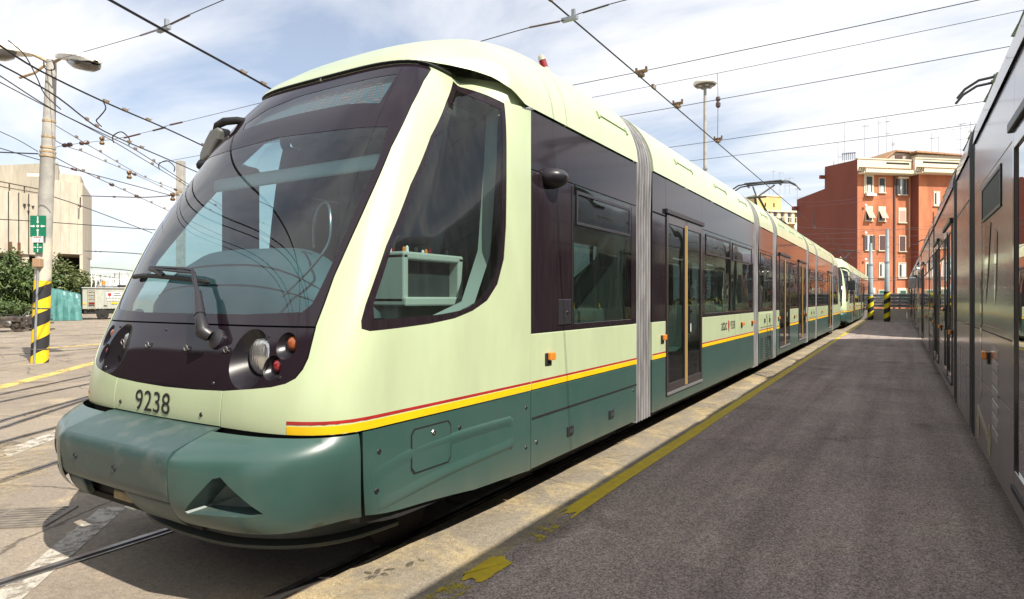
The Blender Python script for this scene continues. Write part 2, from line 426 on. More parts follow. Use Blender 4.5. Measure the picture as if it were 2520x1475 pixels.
for k, (x, y) in enumerate([(-2.47, 2.52), (-2.42, 2.49), (-2.44, 2.56), (-2.38, 2.55), (-2.40, 2.61), (-2.35, 2.72), (-2.33, 2.80)]):
    patch('oil_spot', (x, y), .026+.008*(k % 3), .014+.006*(k % 2), k, oil_m, PZ+.004, 80+k, n=14, h=.001)
# platform edge line (worn yellow) in two lengths, plus its flaked first metres
def ragged(x0, x1, y0, y1, seed, amp):
    r_ = random.Random(seed); lo = [(x0 + (x1-x0)*k/9, y0 + r_.uniform(-amp, amp)) for k in range(10)]; hi = [(x1 - (x1-x0)*k/9, y1 + r_.uniform(-amp, amp)) for k in range(10)]
    ns = 24; R_ = [(x1 + r_.uniform(-.010, .006), y0 + (y1-y0)*k/ns) for k in range(1, ns)]; L_ = [(x0 + r_.uniform(-.006, .010), y1 - (y1-y0)*k/ns) for k in range(1, ns)]
    return lo + R_ + hi + L_
sheet('yellow_line', ragged(-2.03, -1.90, 3.95, 27.6, 1, .10), PZ+.004, ypaint)
sheet('yellow_line', [(-2.03, 28.2), (-1.90, 28.2), (-1.90, 49.5), (-2.03, 49.5)], PZ+.004, ypaint)
sheet('yellow_line', [(-2.03, 3.25), (-1.88, 3.25), (-1.90, 3.82), (-2.03, 3.82)], PZ+.004, ypaint2)
sheet('yellow_line', ragged(-2.02, -1.87, 2.74, 3.06, 2, .035), PZ+.004, ypaint)
sheet('yellow_line', [(-2.02, 2.2), (-1.90, 2.2), (-1.88, 2.68), (-2.03, 2.70)], PZ+.004, ypaint2)
sheet('white_line', [(-1.95, 28.9), (.7, 27.7), (.7, 27.95), (-1.95, 29.2)], PZ+.004, wpaint)
sheet('white_line', [(-1.95, 49.6), (.78, 48.9), (.78, 50.2), (-1.95, 50.2)], PZ+.004, wpaint)
sheet('white_line', [(-5.04, 2.38), (-4.88, 2.48), (-3.78, 1.37), (-3.92, 1.28)], .004, wpaint)
sheet('white_line', [(-8.55, 3.62), (-8.12, 3.50), (-7.40, 2.66), (-7.75, 2.72)], .004, wpaint)
sheet('yellow_line', [(-13.0, 4.15), (-12.6, 4.15), (-16.1, 7.45), (-18.5, 9.9), (-19.0, 9.9), (-16.9, 7.85)], .004, ypaint3)
sheet('yellow_line', [(-22.6, 9.0), (-22.3, 8.8), (-24, 13.6), (-24.4, 13.6)], .004, ypaint3)

scuff = worn_mat('pale scuff', (.30, .28, .25), .50, 14, .9, soft=.2)
for pts in (((-.45, 6.9), (.05, 6.75), (.06, 6.80), (-.44, 6.96)), ((-.35, 6.55), (.02, 6.72), (.01, 6.76), (-.38, 6.60)), ((-.6, 12.2), (.3, 12.0), (.3, 12.1), (-.6, 12.32)), ((-1.2, 4.1), (-1.0, 4.4), (-1.02, 4.42), (-1.23, 4.12))):
    sheet('scuff_mark', pts, PZ+.003, scuff)
# grooved tram rails: two running edges and the dark groove between them
def tram_rail(label, pts, group='tram rails set in the yard', w=.055):
    P = [Vector((x, y, 0)) for x, y in pts]
    root = thing('tram_rail', label, 'rail', P[0], 0, group)
    def band(o0, o1, z, name, mat):
        mb = MB(); rows = []
        for i, p in enumerate(P):
            d = (P[min(i+1, len(P)-1)] - P[max(i-1, 0)]).normalized(); nrm = Vector((d.y, -d.x, 0))
            rows.append([p + nrm*o0 + Vector((0,0,z-.02)), p + nrm*o0 + Vector((0,0,z)), p + nrm*o1 + Vector((0,0,z)), p + nrm*o1 + Vector((0,0,z-.02))])
        mb.grid(rows); return mb.obj(name, mat, root, off=P[0])
    band(-w, -.012, .008, 'rail_head', rail_m); band(-.010, .026, .005, 'rail_groove', groove); band(.028, .045, .007, 'guard_lip', rail_m)
tram_rail('grooved rail under the left wheels of the pale green trams', [(-4.15, -2), (-4.15, 66)])
tram_rail('grooved rail beside the sandy kerb under the pale green trams', [(-2.74, -2), (-2.74, 66)])
tram_rail('grooved rail under the dark wrapped trams at the platform', [(1.06, -8), (1.06, 60)])
tram_rail('far rail of the dark wrapped trams', [(2.47, -8), (2.47, 60)])
def curve_pts(p0, d0, p1=None, n=9, bend=0.):
    out = []; x, y = p0; a = math.atan2(d0[1], d0[0])
    for i in range(n):
        out.append((x, y)); a += bend; x += math.cos(a)*4; y += math.sin(a)*4
    return out
tram_rail('rail just left of the bumper, first beyond the white stripe', [(-5.3, -.2)] + curve_pts((-6.48, 2.27), (-.30, .58), bend=.02))
tram_rail('rail crossing the yellowish sand left of the nose', [(-7.0, .5)] + curve_pts((-8.23, 2.88), (-.40, .77), bend=.02))
tram_rail('inner rail of the close pair curving left', [(-8.0, 1.9)] + curve_pts((-9.13, 3.2), (-1.3, 1.5), bend=.03))
tram_rail('outer rail of the close pair curving left', [(-8.5, 2.2)] + curve_pts((-9.75, 3.5), (-1.1, 1.5), bend=.03))
tram_rail('rail nearest to the faded yellow yard line', [(-10.2, 1.8)] + curve_pts((-11.46, 4.01), (-1.04, 1.73), bend=.01))
tram_rail('rail running beside the faded yellow yard line', [(-11.2, 2.4)] + curve_pts((-12.33, 4.31), (-1.64, 2.18), bend=.0))
tram_rail('rail passing behind the striped lamp post', [(-20.9, 5.5)] + curve_pts((-20.9, 8.3), (-.3, 1.4), bend=-.01))
tram_rail('farthest yard rail in front of the tarpaulin', [(-30.2, 9)] + curve_pts((-29.8, 12.0), (.55, 1.75), bend=-.01))

# slotted drain grate sunk beside the first rail
g = thing('drain_grate', 'slotted iron drain grate in the ground beside the bumper', 'drain', (-5.40, 1.86, 0), R(40))
iron = pm('cast iron', (.22, .19, .15), .7, metal=.2, col2=(.14, .12, .10), vscale=8)
MB().box(-.42, .42, -.19, .19, -.05, .004).obj('drain_pit', groove, g)
m = MB()
for x in (-.43, -.02, .39): m.box(x, x+.045, -.20, .20, -.03, .010)
for y in (-.21, .185): m.box(-.43, .435, y, y+.025, -.03, .0105)
m.obj('frame', iron, g)
for i in range(2):
    for k in range(7):
        MB().box(-.385+i*.41, -.022+i*.41, -.168+k*.051, -.134+k*.051, -.02, .009).obj('bar', iron, g)

# ------------------------------------------------------------------ tram nose: body surface as (angle about a point inside the cab, height)
ZK = np.array([.3, .9, 1.4, 1.9, 2.4, 2.9, 3.2])
YF = np.array([2.2437, 1.9359, 2.0671, 2.2840, 2.5627, 2.9061, 3.1583])     # front of the nose at each height
WW = np.array([1.1880, 1.1834, 1.1842, 1.1319, 1.0379, .9128, .7740])      # half width of the front
YE = 3.9                                                                      # where the straight side begins
def cub(z, v):
    n = len(ZK); h = np.diff(ZK); A = np.eye(n); b = np.zeros(n)
    for i in range(1, n-1):
        A[i, i-1:i+2] = [h[i-1], 2*(h[i-1]+h[i]), h[i]]; b[i] = 6*((v[i+1]-v[i])/h[i] - (v[i]-v[i-1])/h[i-1])
    mm = np.linalg.solve(A, b)
    i = np.clip(np.searchsorted(ZK, z)-1, 0, n-2); d = z-ZK[i]; hh = h[i]
    return v[i] + d*((v[i+1]-v[i])/hh - hh*(2*mm[i]+mm[i+1])/6) + d*d*mm[i]/2 + d**3*(mm[i+1]-mm[i])/(6*hh)
def body_pts(psi, z):
    """psi in degrees (0 straight ahead, 90 square to the side at y=3.9) -> x, y, z arrays"""
    psi = np.asarray(psi, float); z = np.asarray(z, float)
    zz = np.clip(z, .3, 3.25); yf, W = cub(zz, YF), cub(zz, WW)
    t = np.clip((zz-.9)/2, 0, 1.2); L = .542-.047*t; n = 3.958+.536*t
    sp, cp = np.abs(np.sin(np.radians(psi))), np.cos(np.radians(psi))
    lo = np.zeros_like(psi); hi = np.full_like(psi, 3.2)
    for _ in range(40):
        r_ = (lo+hi)/2; x, y = r_*sp, YE-r_*cp
        yb = yf+L
        f1 = (x/W)**n + (np.maximum(yb-y, 0)/L)**n - 1
        tt = np.clip((y-yb)/(YE-yb), 0, 1); f2 = x/(W+(1.2-W)*(1-(1-tt)**2)) - 1
        out = np.where(y < yb, f1, f2) > 0
        hi = np.where(out, r_, hi); lo = np.where(out, lo, r_)
    r_ = (lo+hi)/2
    return np.stack([r_*np.sin(np.radians(psi)), YE-r_*cp, z], -1)
def body_nrm(psi, z):
    a = body_pts(psi+.25, z)-body_pts(psi-.25, z); b = body_pts(psi, z+.006)-body_pts(psi, z-.006)
    n = np.cross(a, b); n /= np.linalg.norm(n, axis=-1, keepdims=True)
    return n
def surf(pz, off=0., offy=None):
    pz = np.atleast_2d(np.asarray(pz, float)); P = body_pts(pz[:, 0], pz[:, 1])
    N = body_nrm(pz[:, 0], pz[:, 1])
    return P + N*off, N
K = .036
def _dens(poly, step):
    out = []
    for i, p in enumerate(poly):
        q = poly[(i+1) % len(poly)]; L = math.hypot((q[0]-p[0])*K, q[1]-p[1]); k = max(1, int(math.ceil(L/step)))
        for j in range(k): out.append((p[0]+(q[0]-p[0])*j/k, p[1]+(q[1]-p[1])*j/k))
    return out
def _inp(x, y, poly):
    ins = np.zeros(x.shape, bool); n = len(poly)
    for i in range(n):
        x0, y0 = poly[i]; x1, y1 = poly[(i+1) % n]
        if y0 == y1: continue
        c = ((y0 > y) != (y1 > y)) & (x < (x1-x0)*(y-y0)/(y1-y0)+x0)
        ins ^= c
    return ins
def region(name, outer, holes, mat, parent, off=0., thick=.018, step=.05, offfun=None, smooth=True):
    """a panel of the nose: the part of the body surface inside a boundary, with holes and a turned-in edge"""
    loops = [_dens(outer, step)] + [_dens(h, step) for h in holes]
    u0, u1 = min(p[0] for p in outer), max(p[0] for p in outer); v0, v1 = min(p[1] for p in outer), max(p[1] for p in outer)
    gx, gy = np.meshgrid(np.arange(u0, u1, step/K), np.arange(v0, v1, step)); gx = gx.ravel(); gy = gy.ravel()
    gx = gx + (np.round((gy-v0)/step) % 2)*step/K*.5
    ins = _inp(gx, gy, loops[0])
    for h in loops[1:]: ins &= ~_inp(gx, gy, h)
    allb = np.array([p for l in loops for p in l])
    keep = []
    for x, y in zip(gx[ins], gy[ins]):
        if np.min(((allb[:, 0]-x)*K)**2 + (allb[:, 1]-y)**2) > (step*.45)**2: keep.append((x, y))
    pts = [tuple(p) for p in allb] + keep
    edges = []; o = 0
    for l in loops:
        edges += [(o+i, o+(i+1) % len(l)) for i in range(len(l))]; o += len(l)
    res = delaunay_2d_cdt([Vector((p[0]*K, p[1])) for p in pts], edges, [], 0, 1e-6)
    V = np.array([(p.x/K, p.y) for p in res[0]]); T = [tuple(t) for t in res[2]]
    Tn = np.array([t for t in T if len(t) == 3]); cx_, cy_ = V[Tn, 0].mean(1), V[Tn, 1].mean(1)
    ok = _inp(cx_, cy_, loops[0])
    for h in loops[1:]: ok &= ~_inp(cx_, cy_, h)
    Tn = Tn[ok]
    if offfun is None: P, N = surf(V); P = P + N*off
    else: P, N = bump_surf(V, offfun)
    faces = [tuple(t) for t in Tn]
    cnt = {}
    for t in faces:
        for a, b in ((t[0], t[1]), (t[1], t[2]), (t[2], t[0])): cnt.setdefault((min(a, b), max(a, b)), []).append((a, b))
    verts = [tuple(p) for p in P]; nor = [tuple(n) for n in N]; inn = {}; side = []
    if thick:
        for e, us in cnt.items():
            if len(us) == 1:
                a, b = us[0]
                for q in (a, b):
                    if q not in inn:
                        inn[q] = len(verts); verts.append(tuple(P[q]-N[q]*thick)); nor.append(tuple(N[q]))
                side.append((b, a, inn[a], inn[b]))
    me = bpy.data.meshes.new(name)
    me.from_pydata([(p[0], p[1]-Y0, p[2]) for p in verts], [], faces + side); me.update()
    # consistent outward winding
    bad = [i for i, t in enumerate(faces[:1])]
    cr_ = np.cross(P[Tn[:, 1]]-P[Tn[:, 0]], P[Tn[:, 2]]-P[Tn[:, 0]])
    if (cr_*N[Tn[:, 0]]).sum() < 0: me.flip_normals()
    me.materials.append(mat)
    me.shade_smooth()
    nf = len(faces); ln = np.zeros((len(me.loops), 3)); pv = np.array(nor)
    vi = np.zeros(len(me.loops), int); me.loops.foreach_get('vertex_index', vi)
    if offfun is None:
        ln = pv[vi]
        for p in list(me.polygons)[nf:]:
            fn = np.array(p.normal)
            for li in p.loop_indices: ln[li] = fn
        me.normals_split_custom_set([tuple(x) for x in ln])
    else:
        for p in list(me.polygons)[nf:]: p.use_smooth = False
    ob = bpy.data.objects.new(name, me); COL.objects.link(ob); ob.parent = parent
    return ob
def bump_surf(V, f):
    """bumper surfaces stand out from the body line at stripe height, so their faces stay upright"""
    V = np.atleast_2d(np.asarray(V, float)); w = np.clip((np.abs(V[:, 0])-24)/11., 0, 1); w = w*w*(3-2*w)
    ze = .9*(1-w) + V[:, 1]*w
    P, N = surf(np.stack([V[:, 0], ze], -1)); P[:, 2] = V[:, 1]; N[:, 2] = 0; N /= np.linalg.norm(N, axis=-1, keepdims=True)
    return P + N*f(V[:, 0], V[:, 1])[:, None], N
def mir(poly): return [(-a, b) for a, b in poly][::-1]
def ell(c, ru, rv, n=28, rot=0.):
    """ellipse in (psi, z): radii in metres"""
    out = []
    for i in range(n):
        t = 2*math.pi*i/n; a, b = ru*math.cos(t), rv*math.sin(t)
        out.append((c[0] + (a*math.cos(rot)-b*math.sin(rot))/K, c[1] + a*math.sin(rot)+b*math.cos(rot)))
    return out
Y0 = 17.06     # middle of the tram; the nose tip is at 1.65

# roof: half width, base height and crest height along the cab
_pf = body_pts(np.array([.2, 6, 12, 18, 24, 29, 33, 36, 39, 42, 45, 48.]), np.full(12, 3.083))
RY = np.concatenate([_pf[:, 1]-.014, [3.4, 3.5, 3.6, 3.7, 3.8, 99]]); RW = np.concatenate([_pf[:, 0]+.006, [.89, .97, 1.08, 1.175, 1.215, 1.215]])
YF0 = float(RY[0]); RB = np.concatenate([np.interp(RY[:12], [3.0, 3.12, 3.3], [3.086, 3.092, 3.115]), [3.113, 3.10, 3.06, 2.985, 2.905, 2.905]])
CY = np.array([YF0, YF0+.012, 3.12, 3.2, 3.3, 3.4, 3.55, 3.7, 3.85, 4.0, 4.2, 4.4, 4.8, 5.4, 99]); CZ = np.array([3.0865, 3.112, 3.185, 3.24, 3.312, 3.368, 3.435, 3.492, 3.55, 3.592, 3.637, 3.662, 3.677, 3.68, 3.68])
UU = np.concatenate([np.linspace(-1, -.9, 9), np.linspace(-.88, -.5, 9), np.linspace(-.42, .42, 7), np.linspace(.5, .88, 9), np.linspace(.9, 1, 9)])
def roof_row(y, grow=0.):
    w, b, c = np.interp(y, RY, RW)+grow, np.interp(y, RY, RB), np.interp(y, CY, CZ)+grow
    z = b + (c-b)*np.maximum(1-np.abs(UU)**3.2, 0)**(1/1.833)
    return [(w*u, y, zz) for u, zz in zip(UU, z)]
def roof_piece(parent, y0, y1, mat, name='roof_panel', ny=None):
    m = MB(); n = ny or 2
    ys = np.linspace(y0, y1, n)
    if y0 < 4: ys = np.concatenate([RY[:12], np.linspace(float(RY[11])+.03, 4.0, 24), np.linspace(4.05, y1, 6)])
    rows = [roof_row(y) for y in ys]
    def closed(r, ins): return [(x*(1-ins), yy, max(zz-ins*.6, 2.9)) for x, yy, zz in r]
    m.grid([closed(rows[0], .03)] + rows + [closed(rows[-1], .03)])
    return m.obj(name, mat, parent, smooth=35, off=(0, Y0, 0))
def roof_at(x, y):
    w, b, c = np.interp(y, RY, RW), np.interp(y, RY, RB), np.interp(y, CY, CZ)
    return b + (c-b)*max(1-abs(x/w)**3.2, 0)**(1/1.833)

def T(mb, name, mat, parent, **k): return mb.obj(name, mat, parent, off=(0, Y0, 0), **k)

def side_rect(mb, sg, xa, xb, y0, y1, z0, z1): return mb.box(sg*xa, sg*xb, y0, y1, z0, z1)

def door(root, a, b, sg, lv, full):
    """double plug door: two leaves of framed glass"""
    M_ = (a+b)/2
    for lo, hi, ed in ((a+.012, M_-.006, 1), (M_+.006, b-.012, -1)):
        f = MB(); fw = .055
        for y0, y1, z0, z1 in ((lo, lo+fw, .46, 2.50), (hi-fw, hi, .46, 2.50), (lo+fw, hi-fw, 2.40, 2.50), (lo+fw, hi-fw, .46, .58)):
            side_rect(f, sg, 1.175, 1.212, y0, y1, z0, z1)
        d = T(f, 'door', lv['doorframe'], root, bevel=.004 if full else 0)
        T(side_rect(MB(), sg, 1.192, 1.200, lo+fw, hi-fw, .58, 2.40), 'door_pane', lv['pane'], d)
        if full:
            ye = hi-.028 if ed > 0 else lo+.012
            T(side_rect(MB(), sg, 1.212, 1.218, ye, ye+.016, .50, 2.44), 'yellow_edge', lv['edge'], d)
            T(side_rect(MB(), sg, 1.212, 1.22, lo, hi, .455, .485), 'kick_plate', alu if lv['stripes'] else rubber, d)
    if full:
        h = MB(); y = M_+.09
        side_rect(h, sg, 1.212, 1.235, y, y+.05, 1.12, 1.46); h.lathe([(.001, 0), (.022, 0), (.022, .02), (.001, .02)], (sg*1.235, y+.025, 1.40), (sg, 0, 0), 12)
        T(h, 'door_button', blackpl, root)
        T(side_rect(MB(), sg, 1.235, 1.238, y+.012, y+.038, 1.14, 1.24), 'button_label', white, root)
        T(side_rect(MB(), sg, 1.2, 1.232, a-.03, b+.03, 2.505, 2.56), 'door_header', blackpl, root, bevel=.006)

def car(root, y0, y1, lv, doors=(), wins=(), full=True, vents=False, roof0=None, side=1, hopper_open=False, skip_roof=False, wrapped=False):
    segs = []; y = y0
    for a, b in sorted(doors): segs.append((y, a)); y = b
    segs.append((y, y1))
    for sg in (1, -1):
        det = full and sg == side
        bev = .005 if det else 0
        for a, b in segs:
            if b-a < .03: continue
            T(side_rect(MB(), sg, 1.16, 1.20, a, b, .33, .888), 'lower_panel', lv['low'], root, bevel=bev)
            T(side_rect(MB(), sg, 1.16, 1.20, a, b, .893, 1.296), 'side_panel', lv['mid'], root, bevel=bev)
            if lv['stripes']:
                T(side_rect(MB(), sg, 1.2, 1.2025, a+.003, b-.003, .897, .938), 'yellow_stripe', yellow, root)
                T(side_rect(MB(), sg, 1.2, 1.2025, a+.003, b-.003, .943, .957), 'red_stripe', red, root)
            w = [(c, d) for c, d in wins if c >= a-.01 and d <= b+.01]
            m = MB(); y = a
            for c, d in w:
                if c > y: side_rect(m, sg, 1.165, 1.199, y, c, 1.30, 2.47)
                y = d
            if b > y: side_rect(m, sg, 1.165, 1.199, y, b, 1.30, 2.47)
            for c, d in w: side_rect(m, sg, 1.165, 1.199, c, d, 1.30, 1.35)
            side_rect(m, sg, 1.165, 1.1995, a, b, 2.473, 2.898)
            T(m, 'window_band', lv['band'], root, bevel=bev)
            for c, d in w:
                p = T(side_rect(MB(), sg, 1.190, 1.197, c, d, 1.35, 2.47), 'window_pane', lv['band'] if wrapped else lv['pane'], root)
                if det:
                    f = MB()
                    for q0, q1, z0, z1 in ((c+.04, d-.04, 2.15, 2.175), (c+.04, d-.04, 2.40, 2.43), (c+.04, c+.065, 2.175, 2.40), (d-.065, d-.04, 2.175, 2.40)):
                        side_rect(f, sg, 1.197, 1.206, q0, q1, z0, z1)
                    T(f, 'hopper_frame', blackpl, p, bevel=.003)
                    T(side_rect(MB(), sg, 1.1975, 1.200, c+.065, d-.065, 2.175, 2.40), 'hopper_pane', innerd if hopper_open else lv['pane'], p)
            if not w and det:
                T(side_rect(MB(), sg, 1.199, 1.203, a+.02, b-.02, 2.478, 2.486), 'band_joint', rubber, root)
        for a, b in doors:
            T(side_rect(MB(), sg, 1.16, 1.20, a, b, .33, .45), 'door_sill', lv['low'], root, bevel=bev)
            m = MB(); side_rect(m, sg, 1.165, 1.1995, a, b, 2.52, 2.898); T(m, 'door_top', lv['band'], root)
            door(root, a, b, sg, lv, det)
        if vents and det:
            # equipment hatch and louvres of the short modules
            m = MB(); side_rect(m, sg, 1.2, 1.212, y0+.08, y1-.06, 1.0, 1.27); T(m, 'equipment_hatch', lv['mid'], root, bevel=.006)
            for q in (.30, .66):
                yy = y0 + (y1-y0)*q
                T(side_rect(MB(), sg, 1.212, 1.222, yy, yy+.10, 1.08, 1.16), 'hatch_latch', blackpl, root)
            for q in (.10, .42, .72):
                m = MB()
                for k in range(9):
                    yy = y0 + (y1-y0)*q; zz = .40 + k*.046
                    side_rect(m, sg, 1.2, 1.206, yy, yy+.22, zz, zz+.022)
                T(m, 'louvre', undr, root)
            T(side_rect(MB(), sg, 1.2, 1.204, y0+.08, y1-.06, .352, .362), 'panel_joint', rubber, root)
    # underframe, floor, lining
    T(MB().box(-1.0, 1.0, y0+.05, y1-.05, .20, .33), 'underframe', undr, root)
    T(MB().box(-1.15, 1.15, y0, y1, .335, .37), 'floor', innerd, root)
    T(MB().box(-1.10, 1.10, y0, y1, 2.74, 2.78), 'ceiling', inner, root)
    if full:
        for sg in (1, -1):
            for a, b in segs:
                if b-a > .4: T(side_rect(MB(), sg, 1.13, 1.155, a+.02, b-.02, .37, 1.33), 'inner_lining', inner, root)
    if not skip_roof: roof_piece(root, y0+.004, y1-.004, lv['roof'])

def seats(root, ys, x=.72, face=1):
    for y in ys:
        m = MB()
        m.grid([[(x-.22, y-.02, .80), (x+.22, y-.02, .80)], [(x-.22, y+.36, .79), (x+.22, y+.36, .79)], [(x-.22, y+.44, .84), (x+.22, y+.44, .84)],
                [(x-.21, y+.50, 1.2), (x+.21, y+.50, 1.2)], [(x-.19, y+.52, 1.42), (x+.19, y+.52, 1.42)], [(x-.17, y+.55, 1.45), (x+.17, y+.55, 1.45)],
                [(x-.19, y+.57, 1.42), (x+.19, y+.57, 1.42)], [(x-.22, y+.53, .74), (x+.22, y+.53, .74)], [(x-.2, y-.02, .74), (x+.2, y-.02, .74)]])
        s_ = T(m, 'seat', seatm, root, smooth=40)
        T(MB().tube([(x-.17, y+.55, 1.40), (x-.15, y+.56, 1.50), (x-.08, y+.57, 1.54), (x+.05, y+.57, 1.54), (x+.12, y+.56, 1.50), (x+.14, y+.55, 1.40)], .014, 8), 'grab_handle', poley, s_, smooth=60)
        T(MB().box(x-.05, x+.05, y+.1, y+.3, .37, .76), 'seat_leg', innerd, s_)
def pole(root, x, y): T(MB().tube([(x, y, .37), (x, y, 2.74)], .017, 8), 'pole', poley, root, smooth=60)

def bellows(root, y0, y1, lv):
    n = 6
    def ring(y, d):
        r_ = roof_row(10.0, -d-.004)
        pts = [(1.196-d, .30), (1.196-d, 1.3), (1.196-d, 2.4)] + [(p[0], p[2]) for p in r_[::-1]] + [(-1.196+d, 2.4), (-1.196+d, 1.3), (-1.196+d, .30)]
        return [(x, y, z) for x, z in pts]
    m = MB(); rows = []; st = (y1-y0)/n
    for i in range(n):
        a = y0+i*st
        rows += [ring(a+.002, .075), ring(a+st*.30, .010), ring(a+st*.5, .004+.004*(i % 2)), ring(a+st*.70, .010), ring(a+st-.002, .075)]
    m.grid(rows)
    T(m, 'bellows', lv['bellow'], root, smooth=25)
    T(MB().grid([ring(y0+.002, .052), ring(y1-.002, .052)]), 'bellows_crease_shade', bellowd, root)  # dark band showing in the fold creases, deepening their shade by colour
    T(MB().box(-1.12, 1.12, y0-.02, y1+.02, .26, .31), 'gangway_beam', undr, root)

WS_EDGE = [(29.0, 1.413), (29.9, 1.53), (30.8, 1.66), (32.8, 1.86), (35.2, 2.09), (38.8, 2.42), (43.4, 2.72), (47.5, 2.93), (51.0, 3.05), (50.2, 3.072)]
MASK_R = [(0, 1.069), (8, 1.074), (14.6, 1.083), (20.3, 1.103), (23.5, 1.118), (25.6, 1.137), (27.0, 1.163), (27.9, 1.205), (28.5, 1.26), (29.0, 1.404)]
GAP_R = [(90, 2.893), (80.2, 2.895), (79.4, 2.955), (75, 2.985), (70, 3.015), (64, 3.045), (56, 3.07), (46, 3.083), (30, 3.085), (0, 3.085)]
SWIN = [(61.4, 3.026), (70.1, 2.953), (77.6, 2.888), (76.2, 2.471), (75.0, 2.03), (73.6, 1.81), (70.2, 1.643), (65.3, 1.537), (59.4, 1.475), (53.2, 1.432), (46.8, 1.408), (40.6, 1.393), (36.6, 1.385), (35.5, 1.398), (35.4, 1.438), (35.9, 1.52), (38.6, 1.83), (42.9, 2.197), (48.5, 2.54), (55.5, 2.83)]
SWIN_IN = [(62.2, 2.965), (68.0, 2.898), (75.9, 2.838), (74.4, 2.50), (73.2, 2.20), (72.4, 1.93), (71.4, 1.80), (68.9, 1.682), (65.0, 1.584), (60.6, 1.52), (55.7, 1.478), (48.6, 1.456), (41.6, 1.447), (37.2, 1.441), (37.0, 1.52), (39.6, 1.83), (44.2, 2.197), (49.9, 2.54), (56.8, 2.80)]
SEAM = 14.7
LAMPS = [(18.6, 1.244, .138, .150, .098), (25.0, 1.316, .060, .066, .040), (23.25, 1.208, .054, .060, .037)]

def screw(root, psi, z, r_=.010, off=.0, mat=None):
    P, N = surf([(psi, z)], off)
    T(MB().lathe([(r_*1.3, -.002), (r_, .003), (r_*.45, .003), (r_*.4, -.002)], P[0], N[0], 10), 'screw', mat or steel, root)

def bump_off(center):
    def f(psi, z):
        # how far the bumper stands out of the body line at each height, fading round the corner
        zk = np.array([.40, .45, .478, .52, .60, .70, .76, .80, .815, .83, .845, .86, .885, .90])
        ok = np.interp(zk, [.40, .45, .478, .52, .60, .70, .76, .80, .83, .86, .885, .90], [.10, .145, .168, .192, .21, .215, .212, .197, .172, .12, .05, .02])
        if center: ok = np.interp(zk, [.40, .56, .585, .66, .78, .80, .815, .83, .865, .89, .90], [.1, .245, .265, .277, .283, .279, .268, .245, .135, .045, .02])
        o = np.interp(z, zk, ok)
        if center: return o
        a = np.abs(psi); t = np.clip((a-20)/19., 0, 1); s_ = np.clip((a-14.6)/7., 0, 1)
        oc = np.interp(z, [.40, .45, .50, .585, .66, .77, .80, .82, .84, .865, .885, .90], [.10, .16, .215, .262, .273, .275, .262, .24, .20, .13, .055, .02])
        o = oc*(1-s_*s_*(3-2*s_)) + o*s_*s_*(3-2*s_)
        return o*(1-t*t*(3-2*t)) + .004
    return f

